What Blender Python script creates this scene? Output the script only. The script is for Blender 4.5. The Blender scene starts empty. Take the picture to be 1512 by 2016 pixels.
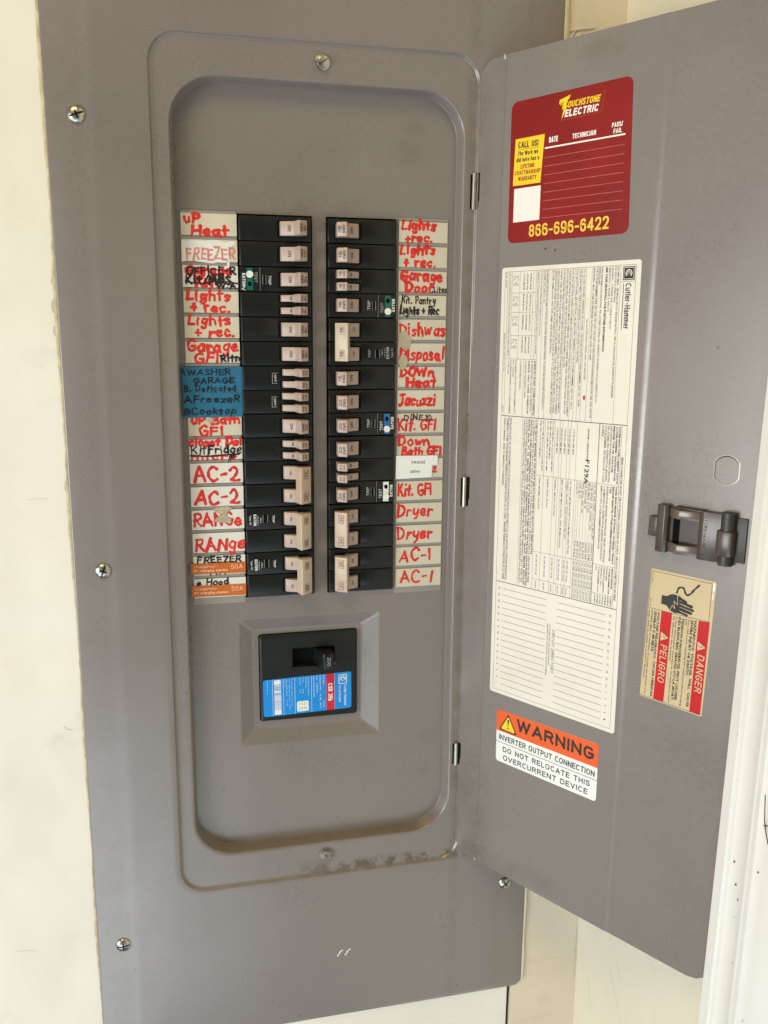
import bpy, bmesh, math, random
from mathutils import Vector, Matrix
random.seed(7)
S = bpy.context.scene
COL = S.collection
R = math.radians

# ---------------------------------------------------------------- camera
cam_d = bpy.data.cameras.new("camera")
cam = bpy.data.objects.new("camera", cam_d)
COL.objects.link(cam)
RW = [[0.97324377, -0.22960685, 0.00878948], [-0.03842902, -0.20036606, -0.97896714], [0.22653868, 0.9524359, -0.20382858]]
M = Matrix(((RW[0][0], -RW[1][0], -RW[2][0]), (RW[0][1], -RW[1][1], -RW[2][1]), (RW[0][2], -RW[1][2], -RW[2][2])))
cam.matrix_world = Matrix.Translation((-0.05515648, -0.70970397, -0.08216288)) @ M.to_4x4()
cam_d.sensor_fit = 'VERTICAL'
cam_d.sensor_height = 24.0
cam_d.lens = 1761.22 / 2016 * 24.0
cam_d.clip_start = 0.01
cam_d.clip_end = 50
S.camera = cam

# ---------------------------------------------------------------- light
W = bpy.data.worlds.new("World")
S.world = W
W.use_nodes = True
W.node_tree.nodes["Background"].inputs[0].default_value = (1.0, 0.94, 0.80, 1)
W.node_tree.nodes["Background"].inputs[1].default_value = 0.08
S.view_settings.view_transform = 'Standard'
S.view_settings.look = 'None'
S.view_settings.exposure = -0.12
S.view_settings.gamma = 1


def area(name, loc, target, sx, sy, power, col):
    l = bpy.data.lights.new(name, 'AREA')
    l.shape = 'RECTANGLE'
    l.size = sx
    l.size_y = sy
    l.energy = power
    l.color = col
    o = bpy.data.objects.new(name, l)
    COL.objects.link(o)
    o.location = loc
    o.rotation_euler = (Vector(target) - Vector(loc)).to_track_quat('-Z', 'Y').to_euler()
    return o


area("daylight_opening", (-1.9, -1.10, -0.45), (0.05, -0.05, -0.40), 1.05, 1.0, 42, (0.98, 0.985, 0.97))
area("ceiling_glow", (-0.7, -1.2, 1.5), (0.0, 0, 0.1), 1.0, 0.7, 22, (1.0, 0.78, 0.38))
area("bright_floor", (-0.8, -1.6, -1.75), (-0.1, -0.2, -0.5), 1.8, 1.0, 23, (0.78, 0.90, 1.0))


# ---------------------------------------------------------------- materials
def mat(name, col, rough=0.5, metal=0.0, spec=0.5, var=0.0, vscale=60.0, bump=0.0, bscale=400.0, col2=None, cscale=8.0, cthr=(0.5, 0.62), cfac=1.0, coat=0.0):
    m = bpy.data.materials.new(name)
    m.use_nodes = True
    nt = m.node_tree
    b = nt.nodes["Principled BSDF"]
    b.inputs["Roughness"].default_value = rough
    b.inputs["Metallic"].default_value = metal
    b.inputs["Specular IOR Level"].default_value = spec
    if coat:
        b.inputs["Coat Weight"].default_value = coat
        b.inputs["Coat Roughness"].default_value = 0.15
    c = (*col, 1)
    b.inputs["Base Color"].default_value = c
    geo = nt.nodes.new("ShaderNodeNewGeometry")
    src = None
    if var > 0:
        n = nt.nodes.new("ShaderNodeTexNoise")
        n.inputs["Scale"].default_value = vscale
        n.inputs["Detail"].default_value = 5
        nt.links.new(geo.outputs["Position"], n.inputs["Vector"])
        r = nt.nodes.new("ShaderNodeValToRGB")
        r.color_ramp.elements[0].position = 0.3
        r.color_ramp.elements[1].position = 0.7
        r.color_ramp.elements[0].color = tuple(max(0, x * (1 - var)) for x in col) + (1,)
        r.color_ramp.elements[1].color = tuple(min(1, x * (1 + var)) for x in col) + (1,)
        nt.links.new(n.outputs["Fac"], r.inputs["Fac"])
        src = r.outputs["Color"]
        nt.links.new(src, b.inputs["Base Color"])
    if col2 is not None:
        n2 = nt.nodes.new("ShaderNodeTexNoise")
        n2.inputs["Scale"].default_value = cscale
        n2.inputs["Detail"].default_value = 7
        n2.inputs["Roughness"].default_value = 0.65
        nt.links.new(geo.outputs["Position"], n2.inputs["Vector"])
        mr = nt.nodes.new("ShaderNodeMapRange")
        mr.inputs[1].default_value = cthr[0]
        mr.inputs[2].default_value = cthr[1]
        mr.inputs[4].default_value = cfac
        nt.links.new(n2.outputs["Fac"], mr.inputs[0])
        mx = nt.nodes.new("ShaderNodeMix")
        mx.data_type = 'RGBA'
        nt.links.new(mr.outputs[0], mx.inputs[0])
        if src:
            nt.links.new(src, mx.inputs[6])
        else:
            mx.inputs[6].default_value = c
        mx.inputs[7].default_value = (*col2, 1)
        src = mx.outputs[2]
        nt.links.new(src, b.inputs["Base Color"])
    if bump > 0:
        n3 = nt.nodes.new("ShaderNodeTexNoise")
        n3.inputs["Scale"].default_value = bscale
        n3.inputs["Detail"].default_value = 3
        nt.links.new(geo.outputs["Position"], n3.inputs["Vector"])
        bp = nt.nodes.new("ShaderNodeBump")
        bp.inputs["Strength"].default_value = 1.0
        bp.inputs["Distance"].default_value = bump
        nt.links.new(n3.outputs["Fac"], bp.inputs["Height"])
        nt.links.new(bp.outputs[0], b.inputs["Normal"])
    m["src"] = 1
    return m


def metal_paint(name):
    """taupe enamel: faint mottling, orange peel, dust on upward ledges, grime by the lower lip, scuffs"""
    base = (0.194, 0.172, 0.162)
    m = mat(name, base, rough=0.36, spec=0.6, var=0.05, vscale=9, bump=0.00006, bscale=650, coat=0.5)
    m.node_tree.nodes["Principled BSDF"].inputs["Coat Roughness"].default_value = 0.24
    nt = m.node_tree
    N = nt.nodes
    L = nt.links
    b = N["Principled BSDF"]
    src = b.inputs["Base Color"].links[0].from_socket
    geo = [n for n in N if n.type == 'NEW_GEOMETRY'][0]

    def math_(op, a, bb=None, clamp=False):
        n = N.new("ShaderNodeMath")
        n.operation = op
        n.use_clamp = clamp
        for i, v in enumerate((a, bb)):
            if v is None:
                continue
            if isinstance(v, (int, float)):
                n.inputs[i].default_value = v
            else:
                L.new(v, n.inputs[i])
        return n.outputs[0]

    def noise(scale, detail=6, rough=0.6):
        n = N.new("ShaderNodeTexNoise")
        n.inputs["Scale"].default_value = scale
        n.inputs["Detail"].default_value = detail
        n.inputs["Roughness"].default_value = rough
        L.new(geo.outputs["Position"], n.inputs["Vector"])
        return n.outputs["Fac"]

    def rng(v, a, c_, d=0.0, e=1.0):
        n = N.new("ShaderNodeMapRange")
        n.inputs[1].default_value = a
        n.inputs[2].default_value = c_
        n.inputs[3].default_value = d
        n.inputs[4].default_value = e
        L.new(v, n.inputs[0])
        return n.outputs[0]

    def mixc(f, a, col):
        n = N.new("ShaderNodeMix")
        n.data_type = 'RGBA'
        L.new(f, n.inputs[0])
        L.new(a, n.inputs[6])
        n.inputs[7].default_value = (*col, 1)
        return n.outputs[2]
    sp = N.new("ShaderNodeSeparateXYZ")
    L.new(geo.outputs["Position"], sp.inputs[0])
    sn = N.new("ShaderNodeSeparateXYZ")
    L.new(geo.outputs["True Normal"], sn.inputs[0])
    # dust lying on ledges that face up
    up = rng(sn.outputs[2], 0.62, 0.9)
    dust = math_('MULTIPLY', math_('MULTIPLY', up, rng(sp.outputs[2], -0.45, -0.52, 0.05, 1.0)), rng(noise(90, 8, .7), 0.36, 0.62, 0.35, 0.97))
    src = mixc(dust, src, (0.19, 0.145, 0.095))
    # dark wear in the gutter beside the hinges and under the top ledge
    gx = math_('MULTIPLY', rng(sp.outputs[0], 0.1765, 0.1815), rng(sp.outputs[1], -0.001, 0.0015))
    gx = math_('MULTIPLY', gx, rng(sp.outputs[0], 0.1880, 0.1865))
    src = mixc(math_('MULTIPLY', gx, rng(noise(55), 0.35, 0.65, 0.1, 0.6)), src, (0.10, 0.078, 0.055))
    # rusty grime lying along the lower frame ledge
    z = sp.outputs[2]
    band = math_('MULTIPLY', rng(z, -0.566, -0.560), rng(z, -0.552, -0.557))
    bx = math_('MULTIPLY', rng(sp.outputs[0], 0.03, 0.07), rng(sp.outputs[1], 0.006, 0.004))
    bx = math_('MULTIPLY', bx, rng(sp.outputs[1], -0.003, -0.001))
    g = math_('MULTIPLY', math_('MULTIPLY', band, bx), rng(noise(75, 8, .7), 0.475, 0.57, 0, 0.95))
    src = mixc(g, src, (0.085, 0.055, 0.03))
    spk = N.new("ShaderNodeMix")
    spk.data_type = 'RGBA'
    spk.blend_type = 'MULTIPLY'
    spk.inputs[0].default_value = 1.0
    L.new(src, spk.inputs[6])
    gr = rng(noise(950, 3, .6), 0.3, 0.7, 0.90, 1.10)
    cb_ = N.new("ShaderNodeCombineColor")
    for q_ in range(3):
        L.new(gr, cb_.inputs[q_])
    L.new(cb_.outputs[0], spk.inputs[7])
    src = spk.outputs[2]
    # scuffs
    sc = rng(noise(30, 8, 0.7), 0.66, 0.80, 0, 0.3)
    src = mixc(sc, src, (0.11, 0.095, 0.08))
    # two dark finger smudges on the upper right of the dead front
    for (cx, cz, rx, rz, k) in ((0.133, 0.052, 0.016, 0.013, 0.4), (0.139, 0.070, 0.012, 0.006, 0.4), (0.160, -0.447, 0.012, 0.008, 0.3), (0.155, -0.478, 0.008, 0.010, 0.3), (0.063, 0.108, 0.009, 0.010, 0.5), (0.064, -0.5445, 0.008, 0.009, 0.6), (0.05, -0.552, 0.012, 0.006, 0.6),
                               (0.190, -0.505, 0.016, 0.06, -0.55), (0.205, -0.547, 0.022, 0.012, -0.6), (0.190, -0.30, 0.006, 0.09, -0.35), (0.190, 0.05, 0.006, 0.06, -0.35), (0.245, 0.106, 0.012, 0.008, -0.5), (0.232, -0.542, 0.016, 0.010, -0.45)):
        dx = math_('DIVIDE', math_('SUBTRACT', sp.outputs[0], cx), rx)
        dz = math_('DIVIDE', math_('SUBTRACT', z, cz), rz)
        d2 = math_('ADD', math_('MULTIPLY', dx, dx), math_('MULTIPLY', dz, dz))
        f = math_('MULTIPLY', rng(d2, 1.2, 0.1), rng(noise(60 if cx < .17 else 42, 8, .72), 0.36, 0.72, 0, abs(k)))
        f = math_('MULTIPLY', f, rng(sp.outputs[1], -0.01, -0.005) if k > 0 else rng(sp.outputs[1], 0.0021, -0.0005))
        src = mixc(f, src, (0.09, 0.075, 0.06))
    # flecks of chipped paint
    v = N.new("ShaderNodeTexVoronoi")
    v.inputs["Scale"].default_value = 26
    L.new(geo.outputs["Position"], v.inputs["Vector"])
    fl = rng(v.outputs["Distance"], 0.035, 0.022, 0, 0.7)
    src = mixc(fl, src, (0.07, 0.06, 0.05))
    L.new(src, b.inputs["Base Color"])
    rr = math_('ADD', rng(noise(7), 0.32, 0.68, 0.21, 0.40), rng(noise(260, 4), 0.4, 0.7, 0.0, 0.07))
    L.new(rr, b.inputs["Roughness"])
    return m


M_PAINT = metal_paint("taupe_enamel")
M_STRIP = mat("clear_holder_strip", (0.27, 0.26, 0.235), 0.3, var=0.05)
M_WALL = mat("cream_wall_paint", (0.735, 0.715, 0.645), 0.6, var=0.03, vscale=5, bump=0.0007, bscale=38, col2=(0.45, 0.42, 0.36), cscale=13, cthr=(0.60, 0.78), cfac=0.4)
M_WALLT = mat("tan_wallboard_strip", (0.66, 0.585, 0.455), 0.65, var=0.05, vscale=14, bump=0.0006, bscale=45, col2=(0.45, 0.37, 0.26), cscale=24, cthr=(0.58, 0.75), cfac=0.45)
M_WALL2 = mat("side_wall_paint", (0.70, 0.66, 0.53), 0.62, var=0.04, vscale=7, bump=0.0005, bscale=60, col2=(0.42, 0.36, 0.27), cscale=30, cthr=(0.62, 0.74), cfac=0.5)
M_CASING = mat("white_gloss_trim_paint", (0.73, 0.72, 0.69), 0.35, var=0.03, vscale=12, bump=0.0002, bscale=90, col2=(0.60, 0.53, 0.44), cscale=14, cthr=(0.60, 0.78), cfac=0.30)
M_CAULK = mat("old_caulk", (0.50, 0.43, 0.28), 0.7, var=0.3, vscale=120, bump=0.0004, bscale=400)
M_DARK = mat("dark_gap", (0.012, 0.011, 0.010), 0.8)
M_CRACK = mat("pale_brown_crack", (0.52, 0.47, 0.38), 0.9)  # pale brown of the hairline cracks and small wall chips
M_GAPWOOD = mat("gap_dark_brown", (0.05, 0.035, 0.022), 0.9, var=0.4, vscale=200)
M_BODY = mat("black_breaker_plastic", (0.0095, 0.011, 0.0108), 0.33, spec=0.34, var=0.15, vscale=90, bump=0.00004, bscale=1500)
M_SLOT = mat("slot_black", (0.004, 0.004, 0.004), 0.8, spec=0.1)
M_TOG = mat("pinkish_tan_toggle", (0.43, 0.335, 0.285), 0.4, var=0.06, vscale=150)
M_TIE = mat("cream_tie_bar", (0.52, 0.435, 0.315), 0.4, var=0.05, vscale=150)
M_WINDOW = mat("tie_bar_window", (0.30, 0.23, 0.17), 0.5)
M_INKB = mat("black_ink", (0.02, 0.018, 0.016), 0.6)
M_INKBR = mat("brown_black_molding_ink", (0.055, 0.035, 0.028), 0.6)
M_INKG = mat("faded_grey_ink", (0.03, 0.027, 0.024), 0.7)
M_TIE2 = mat("peach_tan_tie_bar", (0.50, 0.375, 0.29), 0.4, var=0.05, vscale=150)
M_PW = mat("white_pad_print", (0.62, 0.66, 0.66), 0.5)
M_PWD = mat("dull_white_pad_print", (0.30, 0.33, 0.33), 0.5)
M_TEAL = mat("teal_green_label", (0.0, 0.13, 0.09), 0.35, var=0.15, vscale=300)
M_AZURE = mat("azure_label_band", (0.01, 0.14, 0.42), 0.35)
M_BTN = mat("white_button_plastic", (0.75, 0.78, 0.74), 0.3)
M_PAPER = mat("warm_lit_paper", (0.58, 0.54, 0.43), 0.7, var=0.04, vscale=40)  # cream tone carries the warm upper light in the colour
M_PAPER2 = mat("cool_lit_paper", (0.67, 0.66, 0.625), 0.7, var=0.03, vscale=40)  # paler tone carries the cool light of the lower rows
M_WHITEOUT = mat("correction_fluid", (0.70, 0.72, 0.70), 0.6, var=0.06, vscale=200, bump=0.0002, bscale=500)
M_GLUE = mat("old_tape_remnant", (0.42, 0.37, 0.25), 0.5, var=0.15, vscale=250)
M_RED = mat("red_marker", (0.62, 0.022, 0.018), 0.55, var=0.22, vscale=260)
M_REDF = mat("faded_red_marker", (0.62, 0.22, 0.19), 0.6, var=0.3, vscale=500)
M_BLK = mat("black_marker", (0.012, 0.010, 0.010), 0.45)
M_BLUETAPE = mat("blue_painters_tape", (0.008, 0.13, 0.25), 0.65, var=0.12, vscale=160, bump=0.0001, bscale=900)
M_NAVY = mat("navy_ink_on_tape", (0.004, 0.008, 0.02), 0.5)
M_ORTAPE = mat("orange_printed_tape", (0.52, 0.125, 0.015), 0.4, var=0.04)
M_ORLIGHT = mat("pale_print_on_orange", (0.85, 0.62, 0.45), 0.5)
M_WHITE = mat("white_sticker", (0.78, 0.80, 0.78), 0.4)
M_WHITEP = mat("white_sticker_print", (0.82, 0.80, 0.76), 0.4)
M_PINK = mat("pink_hairline", (0.55, 0.22, 0.18), 0.5)
M_STRED = mat("dark_red_sticker", (0.235, 0.010, 0.009), 0.42, spec=0.3, var=0.10, vscale=25, bump=0.0002, bscale=30)
M_STYEL = mat("yellow_sticker_print", (0.86, 0.60, 0.02), 0.35)
M_OCHRE = mat("ochre_digits", (0.84, 0.56, 0.06), 0.35)
M_BROWNTX = mat("brick_red_print", (0.33, 0.06, 0.015), 0.45)
M_SHEET = mat("wiring_sheet_paper", (0.74, 0.705, 0.625), 0.5, var=0.035, vscale=18, bump=0.0003, bscale=22, col2=(0.60, 0.52, 0.38), cscale=20, cthr=(0.58, 0.8), cfac=0.5)
M_WARNOR = mat("warning_orange", (0.78, 0.11, 0.018), 0.4)
M_DRED = mat("danger_red", (0.50, 0.004, 0.006), 0.45, spec=0.3, var=0.06, vscale=60)
M_DTAN = mat("danger_label_tan", (0.56, 0.45, 0.26), 0.5, var=0.04, vscale=60)
M_MBLUE = mat("bright_blue_print", (0.0, 0.25, 0.72), 0.35)
M_MRED = mat("label_red_band", (0.58, 0.01, 0.035), 0.35)
M_ZINC = mat("zinc_screw", (0.46, 0.455, 0.42), 0.33, metal=1.0, var=0.1, vscale=400)
M_DULL = mat("dull_grimy_screw", (0.24, 0.215, 0.185), 0.4, metal=0.5, var=0.3, vscale=500)
M_HINGE = mat("plated_hinge", (0.50, 0.47, 0.38), 0.42, metal=1.0, var=0.1, vscale=200)
M_LATCH = mat("brown_latch_plastic", (0.062, 0.050, 0.041), 0.28, spec=0.55, var=0.08, vscale=120)
M_LATCHA = mat("highlit_arm_plastic", (0.13, 0.095, 0.078), 0.22, spec=0.6)  # lighter brown puts the ridge highlights into the arm colour
M_LATCHD = mat("dark_latch_plastic", (0.035, 0.030, 0.025), 0.45, spec=0.5, var=0.08, vscale=120)
M_BARE = mat("bare_metal_edge", (0.62, 0.60, 0.55), 0.35, metal=0.4)


# ---------------------------------------------------------------- mesh helpers
class MB:
    def __init__(self):
        self.v = []
        self.f = []

    def add(self, vs, fs):
        n = len(self.v)
        self.v += [tuple(p) for p in vs]
        self.f += [tuple(i + n for i in f) for f in fs]
        return self


def mesh_of(name, mb, m, smooth=False, bevel=0.0, seg=2, split=30):
    me = bpy.data.meshes.new(name)
    me.from_pydata(mb.v, [], mb.f)
    me.materials.append(m)
    if bevel or smooth:
        bm = bmesh.new()
        bm.from_mesh(me)
        bmesh.ops.remove_doubles(bm, verts=bm.verts, dist=1e-7)
        if bevel:
            ed = [e for e in bm.edges if len(e.link_faces) == 2 and e.calc_face_angle(0) > R(20)]
            bmesh.ops.bevel(bm, geom=ed, offset=bevel, segments=seg, profile=0.5, affect='EDGES', clamp_overlap=True)
            bmesh.ops.recalc_face_normals(bm, faces=bm.faces)
        bm.to_mesh(me)
        bm.free()
    if smooth:
        me.shade_smooth()
        if split < 180:
            me.set_sharp_from_angle(angle=R(split))
    me.update()
    return me


def link(name, me, parent=None, loc=(0, 0, 0)):
    o = bpy.data.objects.new(name, me)
    COL.objects.link(o)
    o.location = loc
    if parent:
        o.parent = parent
    return o


def rootpos(p):
    v = Vector((0, 0, 0))
    while p:
        v += p.location
        p = p.parent
    return v


def obj(name, mb, m, parent=None, **kw):
    """mesh given in world coordinates; stored relative to its parent"""
    if parent:
        r = rootpos(parent)
        mb.v = [(x - r.x, y - r.y, z - r.z) for x, y, z in mb.v]
        loc = (0, 0, 0)
    else:
        loc = (0, 0, 0)
    return link(name, mesh_of(name, mb, m, **kw), parent, loc)


def thing(name, label, cat, loc=(0, 0, 0), group=None):
    o = bpy.data.objects.new(name, None)
    o.empty_display_size = 0.01
    COL.objects.link(o)
    o.location = loc
    o["label"] = label
    o["category"] = cat
    if group:
        o["group"] = group
    return o


class Plane:
    """a flat frame; coordinates in millimetres"""

    def __init__(s, o, ex, ez, n):
        s.o = Vector(o)
        s.ex = Vector(ex)
        s.ez = Vector(ez)
        s.n = Vector(n).normalized()

    def __call__(s, a, b, h=0.0):
        return s.o + (s.ex * a + s.ez * b + s.n * h) * 0.001


def ypl(y):
    return Plane((0, y, 0), (1, 0, 0), (0, 0, 1), (0, -1, 0))


DD = Vector((0.51621031, -0.85646186, 0))
DZ = Vector((0.0053, 0, 1))
DN = DZ.cross(DD)
if DN.y > 0:
    DN = -DN
DN.normalize()
DP = Plane((0.1867, 0.0022, 0), DD, DZ, DN)
DP_UP = 1.2   # the centre field of the door stands this much (mm) above the hinge strip


def DP1(t, z, h=0.0):
    return DP(t, z, h + DP_UP)


def quad(mb, pl, pts, h):
    vs = [pl(a, b, h) for a, b in pts]
    mb.add(vs, [tuple(range(len(vs)))])
    return mb


def rrect(x0, x1, z0, z1, r, n=6):
    pts = []
    for cx, cz, a0 in ((x1 - r, z1 - r, 0), (x0 + r, z1 - r, 90), (x0 + r, z0 + r, 180), (x1 - r, z0 + r, 270)):
        for i in range(n + 1):
            a = R(a0 + 90 * i / n)
            pts.append((cx + r * math.cos(a), cz + r * math.sin(a)))
    return pts


def slab(mb, pl, pts, h0, h1):
    """prism with outline pts between heights h0 < h1, counter-clockwise seen from the front"""
    n = len(pts)
    vs = [pl(a, b, h1) for a, b in pts] + [pl(a, b, h0) for a, b in pts]
    fs = [tuple(range(n)), tuple(range(2 * n - 1, n - 1, -1))]
    for i in range(n):
        j = (i + 1) % n
        fs.append((j, i, i + n, j + n))
    mb.add(vs, fs)
    return mb


def rect(a0, a1, b0, b1):
    return [(a0, b0), (a1, b0), (a1, b1), (a0, b1)]


def line(mb, pl, p, q, w, h):
    dx, dz = q[0] - p[0], q[1] - p[1]
    l = math.hypot(dx, dz) or 1
    nx, nz = -dz / l * w / 2, dx / l * w / 2
    quad(mb, pl, [(p[0] - nx, p[1] - nz), (q[0] - nx, q[1] - nz), (q[0] + nx, q[1] + nz), (p[0] + nx, p[1] + nz)], h)


# ---------------------------------------------------------------- printed text
_tc = {}
_cap = {}


def glyphs(s, bold, res):
    k = (s, bold, res)
    if k in _tc:
        return _tc[k]
    cu = bpy.data.curves.new("t", 'FONT')
    cu.body = s
    cu.resolution_u = res
    cu.offset = bold
    cu.fill_mode = 'FRONT'
    o = bpy.data.objects.new("t", cu)
    COL.objects.link(o)
    dg = bpy.context.evaluated_depsgraph_get()
    me = bpy.data.meshes.new_from_object(o.evaluated_get(dg))
    vs = [(v.co.x, v.co.y) for v in me.vertices]
    fs = [tuple(p.vertices) for p in me.polygons]
    bpy.data.objects.remove(o)
    bpy.data.curves.remove(cu)
    bpy.data.meshes.remove(me)
    x0 = min(v[0] for v in vs) if vs else 0
    x1 = max(v[0] for v in vs) if vs else 1
    _tc[k] = (vs, fs, x0, x1)
    return _tc[k]


def cap(bold):
    if bold not in _cap:
        vs = glyphs("H", bold, 1)[0]
        _cap[bold] = (min(v[1] for v in vs), max(v[1] for v in vs))
    return _cap[bold]


def text(mb, pl, s, p, h, q=None, d=(1, 0), cond=0.8, bold=0.0, hh=0.06, shear=0.0, res=2, align='l'):
    """cap height h; baseline from p to q, or from p along d at width factor cond"""
    vs, fs, x0, x1 = glyphs(s, bold, res)
    if not vs:
        return
    c0, c1 = cap(bold)
    sy = h / (c1 - c0)
    if q is not None:
        L = math.hypot(q[0] - p[0], q[1] - p[1])
        d = ((q[0] - p[0]) / L, (q[1] - p[1]) / L)
        sx = L / (x1 - x0)
    else:
        sx = sy * cond
        if align == 'c':
            p = (p[0] - d[0] * sx * (x1 - x0) / 2, p[1] - d[1] * sx * (x1 - x0) / 2)
    u = (-d[1], d[0])
    out = []
    for x, y in vs:
        a = (x - x0) * sx
        b = (y - c0) * sy
        a += b * shear
        out.append(pl(p[0] + d[0] * a + u[0] * b, p[1] + d[1] * a + u[1] * b, hh))
    mb.add(out, fs)


# ---------------------------------------------------------------- handwriting
def _s(*p):
    return ('s', p)


def _p(*p):
    return ('p', p)


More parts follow.
